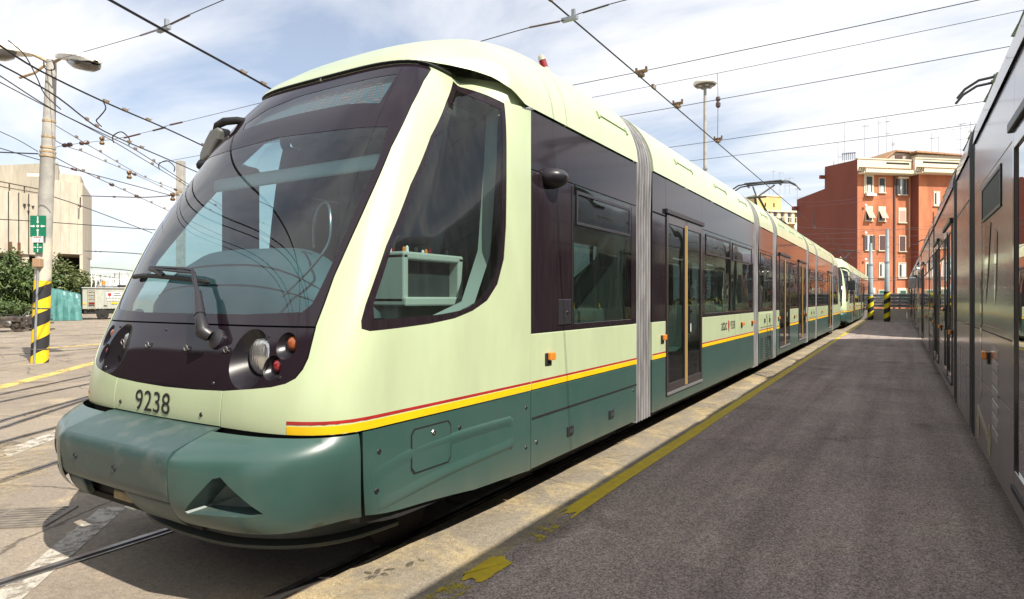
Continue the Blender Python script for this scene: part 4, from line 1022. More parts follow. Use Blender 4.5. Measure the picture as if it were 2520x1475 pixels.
CARS_G = [dict(y0=3.904, y1=6.02, wins=[(4.60, 5.88)]), dict(y0=6.49, y1=11.96, doors=[(6.94, 8.45)], wins=[(8.62, 10.14), (10.22, 11.80)]),
          dict(y0=12.46, y1=13.97, wins=[(12.56, 13.87)], vents=True), dict(y0=14.47, y1=19.5, doors=[(14.80, 16.30), (17.86, 19.30)], wins=[(16.44, 17.72)]),
          dict(y0=20.0, y1=21.75, wins=[(20.1, 21.65)], vents=True), dict(y0=22.25, y1=27.6, doors=[(25.80, 27.3)], wins=[(22.4, 23.95), (24.05, 25.65)])]
def build_tram(lv, label, cx, ycent, group, full=True, cars=CARS_G, side=1, number=True, pan_y=19.75, pan_top=4.97):
    root = thing('tram', label, 'tram', (cx, ycent, 0), 0, group)
    cab = build_cab(root, lv, True, number)
    for i, c_ in enumerate(cars):
        car(root, lv=lv, full=full, side=side, skip_roof=(i == 0), **c_)
    before = set(bpy.data.objects)
    T(MB().box(-.01, .01, 4.0, 4.02, .36, .37), 'floor_screw', undr, root)
    # cab module rear: roof behind the seam, seats, markers, camera pod, locker flap
    roof_piece(root, 4.448, 6.016, lv['roof'])
    det = MB()
    ext = [o for o in bpy.data.objects if o.parent == root and o not in before and o not in cab]
    if full:
        sg = side
        pod = MB(); rows = []
        for t in np.linspace(0, 1, 9):
            w = math.sqrt(max(0, 1-t**2.2)); rows.append([(sg*(1.2+.14*t), 4.19+.13*w*math.cos(a), 2.46+(.085 if math.sin(a) < 0 else .07)*w*math.sin(a)) for a in np.linspace(0, 2*math.pi, 17)])
        pod.grid(rows); T(pod, 'camera_pod', blackpl, root, smooth=60)
        fl = T(side_rect(MB(), sg, 1.199, 1.206, 4.32, 4.54, 1.345, 1.545), 'locker_flap', blackpl, root, bevel=.004)
        T(MB().lathe([(.012, 0), (.012, .006), (.001, .006)], (sg*1.206, 4.47, 1.44), (sg, 0, 0), 10), 'lock', steel, fl)
        T(side_rect(MB(), sg, 1.199, 1.2045, 4.555, 4.565, 1.33, 2.45), 'band_joint', rubber, root)
        T(side_rect(MB(), sg, 1.2, 1.2035, 3.91, 6.015, .682, .697), 'panel_joint', rubber, root)
        for y in (4.52, 5.36):
            lt = T(side_rect(MB(), sg, 1.2, 1.212, y-.055, y+.055, .46, .535), 'panel_latch', blackpl, root, bevel=.006)
            T(side_rect(MB(), sg, 1.212, 1.216, y-.028, y+.028, .48, .512), 'latch_grip', innerd, lt)
        for y, z in ((3.98, .51), (5.93, .64)): T(MB().lathe([(.014, 0), (.014, .006), (.001, .006)], (sg*1.2, y, z), (sg, 0, 0), 10), 'screw', steel, root)
        for y, z in ((4.16, 1.11), (6.82, 1.11), (10.93, 1.12), *(((11.80, 1.12),) if lv['stripes'] else ()), (14.66, 1.12), (17.1, 1.10), (19.4, 1.1), (23.6, 1.10)): marker(root, y, z, sg)
        for a, b in ((5.17, 5.84), (7.43, 8.13), (9.31, 9.99), (10.95, 11.5), (12.9, 13.5), (15.0, 15.7), (16.6, 17.3), (18.2, 18.9), (20.5, 21.2), (23, 23.7), (24.6, 25.3), (26, 26.7)): roof_bar(root, a, b, sg=sg)
        for y in (17.0, 20.9, 25.5):      # dark roof openings
            m = MB(); m.obox((sg*.90, y, roof_at(.90, 6)+.0), (0, .22, 0), (-sg*.10, 0, .06), (sg*.012, 0, .016)); T(m, 'roof_vent', undr, root)
        # beacon
        bz = roof_at(.72, 4.9); n_ = Vector((-.30*sg, -.1, .95)).normalized()
        bc = T(MB().lathe([(.038, -.06), (.038, .0), (.031, .008), (.031, .012)], (sg*.76, 4.92, bz-.01), n_, 16), 'roof_lamp', cream, root, smooth=40)
        T(MB().lathe([(.034, .012), (.034, .078), (.031, .081)], (sg*.76, 4.92, bz-.01), n_, 16), 'red_lens', redl, bc, smooth=40)
        T(MB().lathe([(.034, .083), (.032, .118), (.022, .132), (.001, .134)], (sg*.76, 4.92, bz-.01), n_, 16), 'clear_lens', clearl, bc, smooth=40)
    if number and lv['stripes'] and full:
        for s_, y, w_, h_ in (('atac', 9.53, .36, .13), ('9238', 10.12, .31, .125)):
            v, f = text_geo(s_, 1, 1); mw = max(p[0] for p in v); mh = max(p[1] for p in v)
            T(MB().add([(1.2025, y + p[0]/mw*w_, 1.075 + p[1]/mh*h_) for p in v], f), 'side_lettering', inkb, root)
        sh = [(9.965, 1.20), (10.005, 1.215), (10.045, 1.20), (10.045, 1.12), (10.03, 1.07), (10.005, 1.03), (9.98, 1.07), (9.965, 1.12)]
        T(MB().prism([Vector((1.2, y, z)) for y, z in sh], (0, 0, 0), (.003, 0, 0)), 'city_shield', red, root)
        T(side_rect(MB(), 1, 1.2, 1.203, 9.985, 10.025, 1.185, 1.20), 'shield_chief', yellow, root)
    for y in (3.0, 4.9, 12.75, 13.65, 20.4, 21.3, 29.2, 31.0): wheel_set(root, y)
    for a, b in zip([c_['y1'] for c_ in cars], [c_['y0'] for c_ in cars[1:]] + [28.1]): bellows(root, a+.0, b-.0, lv)
    seats(root, (4.75, 5.35)); seats(root, (8.7, 9.5, 10.4, 11.1)); seats(root, (16.5, 23, 24.2))
    for x, y in ((.55, 4.45), (.6, 6.9), (-.5, 7.7), (.3, 8.55), (-.4, 10.2), (.5, 14.8), (.4, 16.4)): pole(root, x, y)
    # partition of the gangway end of the cab module: solid lower half cut on the slant
    part = [(.15, .37), (1.12, .37), (1.12, 2.74), (.95, 2.74), (.80, 1.95), (.15, 1.45)]
    T(MB().prism([Vector((x, 5.90, z)) for x, z in part], (0, 0, 0), (0, .04, 0)), 'gangway_partition', inner, root)
    T(MB().box(-1.12, -.5, 5.90, 5.94, .37, 2.74), 'gangway_partition', inner, root)
    T(MB().box(.5, 1.12, 11.84, 11.88, .37, 2.74), 'gangway_partition', inner, root)
    pantograph(root, pan_y, 3.66, pan_top)
    # far cab: the front cab turned round, with its own short wall section
    tb = {}
    for c_ in bpy.data.objects:
        if c_.parent: tb.setdefault(c_.parent.name, []).append(c_)
    for o in cab:
        c_ = copy_tree(o, root, tb); c_.rotation_euler = (0, 0, math.pi)
    before = set(bpy.data.objects)
    car(root, 28.1, 30.216, lv, wins=[(28.24, 29.52)], full=full, side=side, skip_roof=True)
    roof_piece(root, 28.104, 29.672, lv['roof'])
    return root

TRAMS = 'trams parked nose to tail in the depot yard'
LX = -3.441
tram = build_tram(GREEN, 'pale green and dark green tram numbered 9238 filling the foreground', LX, Y0, TRAMS)
_tab = {}
for c_ in bpy.data.objects:
    if c_.parent: _tab.setdefault(c_.parent.name, []).append(c_)
tram2 = copy_tree(tram, None, _tab)
tram2['label'] = 'second pale green tram with black mirrors parked behind the one numbered 9238'
tram2.location = (LX + .10, Y0 + 31.9, 0)
# boxy right-hand mirror of the second tram
m = MB()
mm_ = T(MB().box(1.20, 1.50, 3.02, 3.14, 1.95, 2.42), 'wing_mirror', blackpl, tram2, bevel=.03)
T(MB().tube([(1.02, 3.2, 2.6), (1.25, 3.1, 2.62), (1.36, 3.08, 2.42)], .03, 6), 'mirror_arm', rubber, mm_)
T(MB().lathe([(.09, -.07), (.11, 0), (.09, .07)], (1.34, 3.05, 1.84), (0, 1, 0), 14), 'kerb_mirror', blackpl, mm_)

CARS_D = [dict(y0=3.904, y1=6.02, wins=[(4.60, 5.88)]), dict(y0=6.49, y1=11.96, doors=[(8.0, 9.70)], wins=[(10.22, 11.40)], hopper_open=True, wrapped=True),
          dict(y0=12.46, y1=13.97), dict(y0=14.47, y1=19.5, doors=[(14.70, 16.25), (17.86, 19.30)], wins=[(16.44, 17.72)]),
          dict(y0=20.0, y1=21.75, wins=[(20.1, 21.65)], vents=True), dict(y0=22.25, y1=27.6, doors=[(25.80, 27.3)], wins=[(22.4, 23.95), (24.05, 25.65)])]
RX = .562 + 1.2
dtram = build_tram(DARK, 'dark plum wrapped tram close by on the right of the platform', RX, Y0 - 5.11, TRAMS, cars=CARS_D, side=-1, number=False, pan_y=17.4, pan_top=5.0)
# printed wrap motifs: pale ribbed ladder, green upright, small yellow cart
yw = lambda y: y + 5.11
def decal(pts, mat, name='wrap_print', x=1.2004):
    T(MB().prism([Vector((-x, yw(y), z)) for y, z in pts], (0, 0, 0), (-.0012, 0, 0)), name, mat, dtram)
d_pale = pm('pale print', (.34, .33, .32), .25, coat=1); d_green = pm('green print', (.12, .17, .07), .25, coat=1); d_yel = pm('yellow print', (.40, .34, .08), .25, coat=1)
for k in range(7):
    z = 1.22 - k*.095; decal([(5.62, z), (5.30, z-.02), (5.32, z-.085), (5.62, z-.065)], d_pale)
decal([(6.42, 1.78), (6.30, 1.78), (6.28, .80), (6.40, .70)], d_green)
decal([(6.66, .62), (6.58, .66), (5.70, .50), (5.72, .44)], d_yel)
for y in (6.55, 5.78):
    decal([(y + .10*math.cos(t), .50 + .13*math.sin(t)) for t in np.linspace(0, 2*math.pi, 13)[:-1]], d_yel, x=1.2018)
for k in range(5): decal([(8.7-k*.22, 1.02), (8.6-k*.22, 1.04), (8.62-k*.22, .42), (8.72-k*.22, .40)], d_pale, x=1.2006)
decal([(6.1, 2.15), (5.7, 2.1), (5.9, 1.7), (6.05, 1.5)], d_green); decal([(5.5, 2.05), (5.35, 2.0), (5.42, 1.62), (5.5, 1.5)], d_pale)
_tab = {}
for c_ in bpy.data.objects:
    if c_.parent: _tab.setdefault(c_.parent.name, []).append(c_)
dt2 = copy_tree(dtram, None, _tab)
dt2['label'] = 'second dark tram with a silver mirror standing behind the wrapped one'
dt2.location = (RX + .03, Y0 - 5.11 + 31.7, 0)
mm_ = T(MB().box(-1.48, -1.22, 3.0, 3.12, 1.96, 2.40), 'wing_mirror', steel, dt2, bevel=.04)
T(MB().tube([(-1.0, 3.2, 2.72), (-1.2, 3.1, 2.74), (-1.34, 3.06, 2.66), (-1.35, 3.06, 2.40)], .035, 6), 'mirror_arm', steel, mm_)

# ------------------------------------------------------------------ overhead line
wire_m = pm('overhead wire', (.030, .026, .028), .5, metal=.4)
fit_m = pm('rusty fittings', (.16, .11, .075), .7, metal=.3, col2=(.30, .25, .2), vscale=20)
ins_m = pm('brown insulator', (.07, .03, .028), .3, coat=.5)
def sagpts(a, b, sag=.0, n=9):
    a, b = Vector(a), Vector(b)
    return [a.lerp(b, t) - Vector((0, 0, sag*4*t*(1-t))) for t in np.linspace(0, 1, n)]
def wire(label, pts, r=.012, group='overhead wires above the yard', cat='wire', name='overhead_wire', clamps=(), insul=(), twin=0., ext=None):
    """a wire through 3D points; clamps / insul: parameters 0..1 along it where fittings sit"""
    pts = [Vector(p) for p in pts]; o = pts[0].copy()
    t_ = thing(name, label, cat, o, 0, group)
    m = MB(); m.tube(pts, r, 5); m.obj('strand', wire_m, t_, off=o)
    L = [0]
    for i in range(1, len(pts)): L.append(L[-1] + (pts[i]-pts[i-1]).length)
    def at(t):
        d = t*L[-1] if ext is None else ext[0] + t*(L[-1]-ext[0]-ext[1])
        for i in range(1, len(pts)):
            if d <= L[i]: return pts[i-1].lerp(pts[i], (d-L[i-1])/(L[i]-L[i-1])), (pts[i]-pts[i-1]).normalized()
        return pts[-1], (pts[-1]-pts[-2]).normalized()
    if twin:
        MB().tube([p + Vector((twin, twin*.3, twin*.4)) for p in pts], r*.85, 5).obj('strand', wire_m, t_, off=o)
    for c_ in clamps:
        p, d = at(c_); s_ = max(.9, r/.012)
        m = MB(); m.obox(p + Vector((0, 0, .03*s_)), d*.07*s_, d.cross(Vector((0,0,1))).normalized()*.022*s_, Vector((0,0,.035*s_)))
        m.tube([p + d*.07*s_ + Vector((0,0,.03)), p + d*.14*s_ + Vector((0,0,.10*s_))], .008*s_, 5); m.obj('clamp', fit_m, t_, off=o)
    for c_ in insul:
        p, d = at(c_); q = max(1, r/.012)
        MB().lathe([(.012, -.13), (.045, -.11), (.055, -.05), (.03, -.02), (.055, .03), (.05, .1), (.012, .13)], p, d, 10).obj('insulator', ins_m, t_, off=o)
    return t_
# the contact wire over the pale trams, and its cross-spans
wire('contact wire running straight over the pale green trams', [(LX, y, 5.0) for y in (-6, 6, 9.5, 14.3, 30, 60)], .011, clamps=(.188, .243))
def span(label, y, x0, x1, z0, zm, z1, **k):
    pts = [(x0, y, z0), (LX, y, zm), (x1, y, z1)]
    return wire(label, _smooth3(pts, 6), .006, group='cross spans carrying the contact wires', **k)
def extend(P, l0, l1):
    a = (P[0]-P[1]).normalized(); b = (P[-1]-P[-2]).normalized()
    return ([P[0]+a*l0] if l0 else []) + P + ([P[-1]+b*l1] if l1 else [])
def hanger(root, p):
    p = Vector(p); o = root.location
    m = MB(); m.obox(p + Vector((0, 0, .10)), (.09, 0, 0), (0, .03, 0), (0, 0, .02)); m.obox(p + Vector((-.08, 0, .13)), (.014, 0, 0), (0, .02, 0), (0, 0, .035)); m.obox(p + Vector((.08, 0, .13)), (.014, 0, 0), (0, .02, 0), (0, 0, .035))
    m.lathe([(.055, 0), (.06, .03), (.03, .06)], p + Vector((0, 0, .02)), n=8); m.obj('hanger', brassm, root, off=o)
brassm = pm('weathered bronze', (.28, .18, .08), .5, metal=.6, col2=(.12, .08, .06), vscale=16)
S1 = wire('cross span with two strain rods at the top of the sky', extend(_smooth3([at_d((1150, 112), 7.9), at_d((1300, 69), 7.65), at_d((1380, 52), 7.5), at_d((1405, 42), 7.48), at_d((1432, 32), 7.45), at_d((1500, 11), 7.35), at_d((1620, -20), 7.1)], 5), 1.2, 10), .006, group='cross spans carrying the contact wires')
for a, b in (((1303, 68), (1378, 53)), ((1434, 32), (1498, 12))):
    MB().tube([at_d(a, 7.55), at_d(b, 7.45)], .011, 6).obj('strain_rod', ins_m, S1, off=S1.location)
m = MB(); q = at_d((1402, 47), 7.48); m.obox(q, (.10, 0, 0), (0, .03, 0), (0, 0, .02)); m.obox(q+Vector((.05, 0, .05)), (.02, 0, 0), (0, .02, 0), (0, 0, .05)); m.obj('hanger', galv, S1, off=S1.location)
for i, (lab, y, zm, z0, z1, h) in enumerate([('cross span passing the bronze hanger nearest to the roof', 9.45, 5.10, 5.2, 5.45, 1), ('highest cross span, above the wide lamp head', 14.3, 6.55, 6.55, 7.05, 0),
        ('cross span with the second bronze hanger', 11.35, 5.04, 5.1, 5.5, 1), ('cross span crossing behind the mast lamp at the lower hanger', 14.34, 5.06, 5.1, 5.5, 1), ('slack span just beneath, running to the dark tram collector', 16.0, 5.05, 5.15, 5.45, 0)]):
    w_ = span(lab, y, -17, 14, z0, zm, z1)
    if h: hanger(w_, (LX, y, 5.0))
w_ = wire('short dropper hanging under the highest cross span', [(LX, 14.3, 6.55), (LX+.01, 14.3, 5.9), (LX, 14.3, 5.12)], .006, group='droppers', insul=(.45,))
w_ = wire('far dropper in front of the dark red gable', [at_d((2004, 520), 40), at_d((2004, 562), 40)], .02, group='droppers', insul=(.95,))
# wires over the yard on the left (heights between 5.2 and 6 m)
def yw_(label, px, z=5.3, r=.012, dz=0, **k):
    n = len(px); P = _smooth3([at_z(p, z + dz*i/(n-1)) for i, p in enumerate(px)], 4)
    e = (P[-1]-P[-4]).normalized(); e.z = 0; b = (P[0]-P[3]).normalized(); b.z = 0
    return wire(label, [P[0]+b*18] + P + [P[-1]+e*12, P[-1]+e*38], r, ext=(18, 38), **k)
yw_('twin contact wire from the top edge down to the tram roof on its left', [(180, -48), (270, 2), (405, 77), (550, 156), (640, 206), (700, 240)], 5.3, .011, twin=.02, clamps=(.72, .85))
W_a = wire('pull-off span from the lamp post up across the twin contact wire', extend(_smooth3([at_d((105, 156), 15.1), at_d((135, 148.5), 14.5), at_d((345, 88), 10), at_d((395, 70), 8.9), at_d((465, 37), 8.2), at_d((565, -6), 7.5)], 5), 0, 10), .006, group='cross spans carrying the contact wires', insul=())
for a, b, d0, d1 in (((345, 88), (390, 73), 9.7, 9.2), ((420, 60), (466, 38), 8.7, 8.3)):
    MB().tube([at_d(a, d0), at_d(b, d1)], .014, 6).obj('strain_rod', ins_m, W_a, off=W_a.location)
m = MB(); q = at_d((403, 72), 9.0); m.obox(q, (.14, 0, 0), (0, .03, 0), (0, 0, .025)); m.obox(q + Vector((.08, 0, .06)), (.02, 0, 0), (0, .03, 0), (0, 0, .06)); m.obj('hanger', galv, W_a, off=W_a.location)
yw_('contact wire crossing in front of the lamp post top, left of the twin wire', [(-40, 88), (0, 114), (94, 173), (252, 250), (410, 318), (502, 361), (560, 388)], 5.35, .011, clamps=(.40, .47, .56, .84), twin=.015)
yw_('second contact wire in front of the lamp post', [(-40, 135), (0, 160), (58, 191), (144, 242), (234, 311), (308, 348), (390, 383), (484, 424), (540, 450)], 5.3, .0105, clamps=(.34, .39, .52, .57), twin=.012)
yw_('third contact wire in front of the lamp post', [(-40, 164), (0, 187), (129, 269), (258, 332), (336, 371), (453, 447), (520, 490)], 5.3, .011, clamps=(.42, .52))
yw_('lowest of the four contact wires in front of the lamp post', [(-40, 182), (0, 203), (101, 256), (250, 332), (355, 394), (455, 455), (520, 500)], 5.3, .010, clamps=(.5, .68, .8))
W_b = wire('feeder strand with a comb of spikes left of the lamp post', extend(_smooth3([at_d((-30, 308), 16), at_d((0, 324), 15.9), at_d((45, 345), 15.6), at_d((93, 373), 15.3)], 5), 20, 0), .010, group='strands anchored at the lamp post', insul=(.34, .72), clamps=(.5, .55, .6, .65, .82))
W_c = wire('spiked strand from the pole collar down towards the tram', extend(_smooth3([at_d((122, 380), 15.2), at_d((195, 418), 16.5), at_d((300, 466), 20), at_d((414, 519), 25)], 5), 0, 30), .010, group='strands anchored at the lamp post', insul=(.10, .16), clamps=(.04, .07, .13, .2, .24))
wire('upper anchored strand with small beads', extend(_smooth3([at_d((118, 298), 15.2), at_d((195, 344), 17), at_d((234, 367), 18), at_d((351, 434), 23), at_d((440, 470), 27)], 5), 0, 30), .009, group='strands anchored at the lamp post', insul=(.28, .42, .62), clamps=(.04, .08, .12, .2, .24, .33, .37, .66, .7))
wire('lower anchored strand with paired insulators', extend(_smooth3([at_d((118, 335), 15.2), at_d((160, 359), 16), at_d((207, 375), 17.5), at_d((254, 396), 19), at_d((320, 424), 22), at_d((430, 476), 27)], 5), 0, 30), .009, group='strands anchored at the lamp post', insul=(.18, .36, .52, .66), clamps=(.05, .1, .14, .25, .3, .43, .75))
W_d = wire('thin pull-off span from the pole collar to the tram windscreen', extend(_smooth3([at_d((122, 368), 15.2), at_d((160, 358), 15.5), at_d((273, 344), 16.5), at_d((336, 331), 16.5), at_d((375, 322), 16.5), at_d((414, 309), 16.2), at_d((449, 301), 16), at_d((640, 254), 14)], 4), 0, 1.5), .006, group='cross spans carrying the contact wires', insul=(.05, .10))
for a, b, d_ in (((305, 340), (345, 330), 16.5), ((376, 322), (408, 314), 16.4), ((418, 308), (449, 301), 16)):
    MB().tube([at_d(a, d_), at_d(b, d_)], .022, 6).obj('strain_rod', ins_m, W_d, off=W_d.location)
for p_ in ((251, 340), (318, 424), (425, 478)):
    q = at_d(p_, 17); o = W_d if p_[0] == 251 else None
    m = MB(); m.obox(q, (.07, 0, 0), (0, .03, 0), (0, 0, .03)); m.lathe([(.05, 0), (.07, .04), (.03, .1), (.07, .16), (.05, .2)], q - Vector((0, 0, .18)), n=8)
    if o: m.obj('hanger', brassm, o, off=o.location)
    else:
        tag(m.obj('line_hanger', brassm, loc=q), 'bronze hanger clipped under the wires, ' + ('beside the concrete post' if p_[0] > 400 else 'midway between lamp post and concrete post'), 'hanger', 'bronze line hangers')
for (a, b, h, lab) in (((280, 352), (317, 358), 27, 'bent jumper loop over the wires nearer the lamp post'), ((393, 418), (428, 423), 22, 'bent jumper loop over the wires beside the concrete post')):
    d_ = 17 if a[0] < 300 else 20
    mid = ((a[0]+b[0])/2, min(a[1], b[1])-h)
    pts = _smooth3([at_d(a, d_), at_d((a[0]-2, a[1]-h*.6), d_), at_d(mid, d_), at_d((b[0]+1, b[1]-h*.6), d_), at_d(b, d_)], 5)
    tag(MB().tube(pts, .016, 6).obj('jumper_loop', wire_m, loc=pts[0], smooth=60), lab, 'cable', 'jumper cables')
pts = _smooth3([at_d((255, 252), 12.6), at_d((260, 268), 12.7), at_d((245, 288), 12.9), at_d((237, 298), 13), at_d((250, 312), 13)], 5)
tag(MB().tube(pts, .012, 6).obj('jumper_loop', wire_m, loc=pts[0], smooth=60), 'S-shaped jumper cable between two contact wires right of the lamp post', 'cable', 'jumper cables')
pts = _smooth3([at_d((20, 100), 13), at_d((60, 135), 13.2), at_d((90, 190), 13.4), at_d((110, 232), 13.6), at_d((150, 270), 13.8)], 5)
tag(MB().tube(pts, .012, 6).obj('jumper_loop', wire_m, loc=pts[0], smooth=60), 'sagging jumper cable in front of the lamp post top', 'cable', 'jumper cables')
for i, (lab, px, d0, d1, ins) in enumerate([
    ('level strand ending at the lamp post from the left edge', [(-30, 374), (94, 379)], 15.6, 15.3, ()),
    ('long slanting strand behind the lamp post past the concrete tower', [(-30, 356), (0, 365), (94, 393), (270, 441), (430, 484)], 18, 30, (.64,)),
    ('slack strand across the tower face down to the windscreen edge', [(123, 482), (223, 516), (375, 574)], 22, 34, (.4,)),
    ('low level strand across the tower face', [(-20, 539), (117, 547), (383, 566)], 30, 34, ()),
    ('strand with two insulators right of the tower', [(200, 482), (260, 484), (359, 486), (440, 480)], 36, 30, (.4, .62)),
    ('strand fixed to the tower corner at half height', [(208, 618), (300, 622), (375, 628)], 50, 45, (.16, .23)),
    ('upper of the low strands above the work wagon', [(222, 658), (300, 664), (345, 670)], 55, 50, ()),
    ('lower of the low strands above the work wagon', [(222, 676), (300, 686), (345, 692)], 55, 50, ())]):
    n = len(px); wire(lab, _smooth3([at_d(p, d0 + (d1-d0)*k/(n-1)) for k, p in enumerate(px)], 4), .010 + .0004*d0, group='strands far behind the lamp post', insul=ins)
# wires in front of the red building (their far ends beyond the roofs)
for i, (a, b, d_, lab) in enumerate([((1960, 497), (2130, 486), 44, 'top pale wire across the dark red gable'), ((1985, 509), (2235, 478), 46, 'second pale wire across the gable'), ((1955, 559), (2330, 563), 40, 'middle level wire across the gable'),
        ((1955, 578), (2330, 552), 40, 'rising wire with the insulator across the gable'), ((2000, 588), (2330, 575), 47, 'thin wire under the insulator'), ((2020, 600), (2330, 598), 48, 'fifth wire across the gable'), ((2040, 612), (2330, 620), 48, 'sixth wire across the gable'), ((2060, 634), (2330, 628), 46, 'lowest wire above the second tram')]):
    pass
    wire(lab, sagpts(at_d(a, d_), at_d(b, d_), .12, 7), .008, group='wires in front of the red building')
for i, (a, b, d_, lab) in enumerate([((2085, 684), (2330, 668), 43, 'bundled cable passing both thin posts'), ((2120, 690), (2330, 672), 44, 'second cable sagging past both thin posts')]):
    wire(lab, sagpts(at_d(a, d_), at_d(b, d_), .2, 9), .02, group='cables hung between the thin posts')

# ------------------------------------------------------------------ lamp post with two heads
conc = pm('painted concrete post', (.40, .385, .35), .75, col2=(.30, .29, .265), vscale=3, bump=.15, bscale=30)
rust = pm('rusty band', (.30, .19, .09), .8, col2=(.45, .36, .22), vscale=9)
graym = pm('grey lamp housing', (.50, .50, .47), .5, var=.1); lampw = pm('lamp top white', (.78, .77, .72), .5)
def stripes_mat(name, c1, c2, slope, period, phase=0., wear=.25):
    m = bpy.data.materials.new(name); m.use_nodes = True
    n, l = m.node_tree.nodes, m.node_tree.links; b = n['Principled BSDF']; b.inputs['Roughness'].default_value = .6
    t = n.new('ShaderNodeTexCoord'); sp = n.new('ShaderNodeSeparateXYZ'); l.new(t.outputs['Object'], sp.inputs[0])
    at = n.new('ShaderNodeMath'); at.operation = 'ARCTAN2'; l.new(sp.outputs['Y'], at.inputs[0]); l.new(sp.outputs['X'], at.inputs[1])
    mu = n.new('ShaderNodeMath'); mu.operation = 'MULTIPLY'; mu.inputs[1].default_value = slope/(2*math.pi)*period; l.new(at.outputs[0], mu.inputs[0])
    ad = n.new('ShaderNodeMath'); l.new(sp.outputs['Z'], ad.inputs[0]); l.new(mu.outputs[0], ad.inputs[1])
    a2 = n.new('ShaderNodeMath'); a2.inputs[1].default_value = phase + 50*period; l.new(ad.outputs[0], a2.inputs[0])
    dv = n.new('ShaderNodeMath'); dv.operation = 'DIVIDE'; dv.inputs[1].default_value = period; l.new(a2.outputs[0], dv.inputs[0])
    fr = n.new('ShaderNodeMath'); fr.operation = 'FRACT'; l.new(dv.outputs[0], fr.inputs[0])
    gt = n.new('ShaderNodeMath'); gt.operation = 'GREATER_THAN'; gt.inputs[1].default_value = .5; l.new(fr.outputs[0], gt.inputs[0])
    c = mixc(n, l, gt.outputs[0], c1, c2)
    w = ramp(n, l, noise_tex(n, l, t.outputs['Object'], 7, 8, .7), .66, .70, (0, 0, 0), (wear*3, wear*3, wear*3))
    c = mixc(n, l, w, c, (.42, .40, .36)); l.new(c, b.inputs['Base Color'])
    return m
YC, KC = (.78, .53, .012), (.02, .02, .022)
post_st = stripes_mat('yellow black spiral paint', YC, KC, -1, .62, 0)
base = at_z((97, 893), 0)
lp = thing('lamp_post', 'tall concrete lamp post with two lamp heads and yellow-black painted base', 'lamp post', base, 0)
top = at_d((127, 152), 15.2); lean = (top - base)/top.z
def lpp(z): return base + lean*z
def off_(m, name, mat, **k): return m.obj(name, mat, lp, off=base, **k)
off_(MB().tube([lpp(0), lpp(1.98)], [.185, .175], 28), 'striped_base', post_st, smooth=60)
off_(MB().tube([lpp(1.982), lpp(3.0)], [.173, .165], 28), 'rendered_sleeve', pm('flaking cream render', (.55, .50, .38), .8, col2=(.42, .40, .36), vscale=4, bump=.2, bscale=14), smooth=60)
off_(MB().tube([lpp(3.0), lpp(5.0), lpp(5.05), lpp(5.15), lpp(7.29)], [.155, .15, .16, .14, .105], 28), 'shaft', conc, smooth=60)
for z, r_ in ((5.06, .168), (4.96, .17), (5.16, .158), (5.42, .145), (5.80, .140)):
    off_(MB().tube([lpp(z), lpp(z+.045)], r_, 20), 'collar', rust, smooth=40)
# conduit and box on the sunlit side
dirc = Vector((.62, -.78, 0))
off_(MB().tube([lpp(.0)+dirc*.20, lpp(2.25)+dirc*.20], .028, 8), 'conduit', galv, smooth=60)
off_(MB().obox(lpp(2.40)+dirc*.20, (.07, .05, 0), (-.05, .07, 0), (0, 0, .10)), 'junction_box', pm('box with brown lid', (.35, .22, .13), .6), bevel=.01)
for z in (.32, 1.30): off_(MB().tube([lpp(z), lpp(z+.03)], .19 if z < 1 else .186, 20), 'conduit_clip', steel)
def lamp_head(p0, p1, px_side, w=.19):
    """cobra-head lantern from bracket end p0 to tip p1"""
    p0, p1 = Vector(p0), Vector(p1); d = (p1-p0).normalized(); s_ = d.cross(Vector((0,0,1))).normalized(); u = s_.cross(d).normalized(); L = (p1-p0).length
    prof = [(0, .05, .04, .03), (.05, .14, .09, .03), (.25, w*.8, .14, .05), (.5, w, .16, .10), (.68, w, .16, .20), (.88, w*.85, .13, .22), (.97, w*.5, .07, .14), (1.0, w*.2, .03, .06)]
    topg, botg = [], []
    for t, ww, hu, hd in prof:
        c_ = p0 + d*L*t; lo = -.05 if t < .95 else -.01
        topg.append([c_ - s_*ww*.9 + u*lo, c_ - s_*ww + u*hu*.35, c_ - s_*ww*.7 + u*hu*.85, c_ + u*hu, c_ + s_*ww*.7 + u*hu*.85, c_ + s_*ww + u*hu*.35, c_ + s_*ww*.9 + u*lo, c_ + u*lo, c_ - s_*ww*.9 + u*lo])
    for t, k_ in ((.36, .1), (.42, .7), (.6, 1.), (.8, 1.), (.92, .8), (.98, .1)):
        c_ = p0 + d*L*t - u*.056; ww = w*.88*max(k_, .3); hd = .17*k_
        botg.append([c_ - s_*ww, c_ - s_*ww*.9 - u*hd*.6, c_ - s_*ww*.5 - u*hd, c_ + s_*ww*.5 - u*hd, c_ + s_*ww*.9 - u*hd*.6, c_ + s_*ww])
    h = off_(MB().grid(topg), 'lamp_head', lampw, smooth=50)
    MB().grid(botg).obj('lamp_bowl', pm_lampb, h, off=base, smooth=50)
pm_lampb = pm('lamp bowl dark glass', (.10, .095, .09), .2, coat=.6)
off_(MB().tube([lpp(7.22), at_d((152, 143), 15.0)], .035, 8), 'bracket', rust, smooth=50)
off_(MB().tube([lpp(7.22), at_d((80, 134), 15.0)], .035, 8), 'bracket', rust, smooth=50)
lamp_head(at_d((148, 141), 15.0), at_d((236, 152), 13.9), 1, .26)
lamp_head(at_d((84, 132), 15.0), at_d((-40, 118), 14.4), 1, .28)
off_(MB().tube(_smooth3([at_d((107, 148), 14.95), at_d((112, 170), 14.95), at_d((132, 172), 14.9), at_d((134, 158), 14.9), at_d((128, 148), 15)], 5), .014, 6), 'loose_cable', rubber, smooth=50)
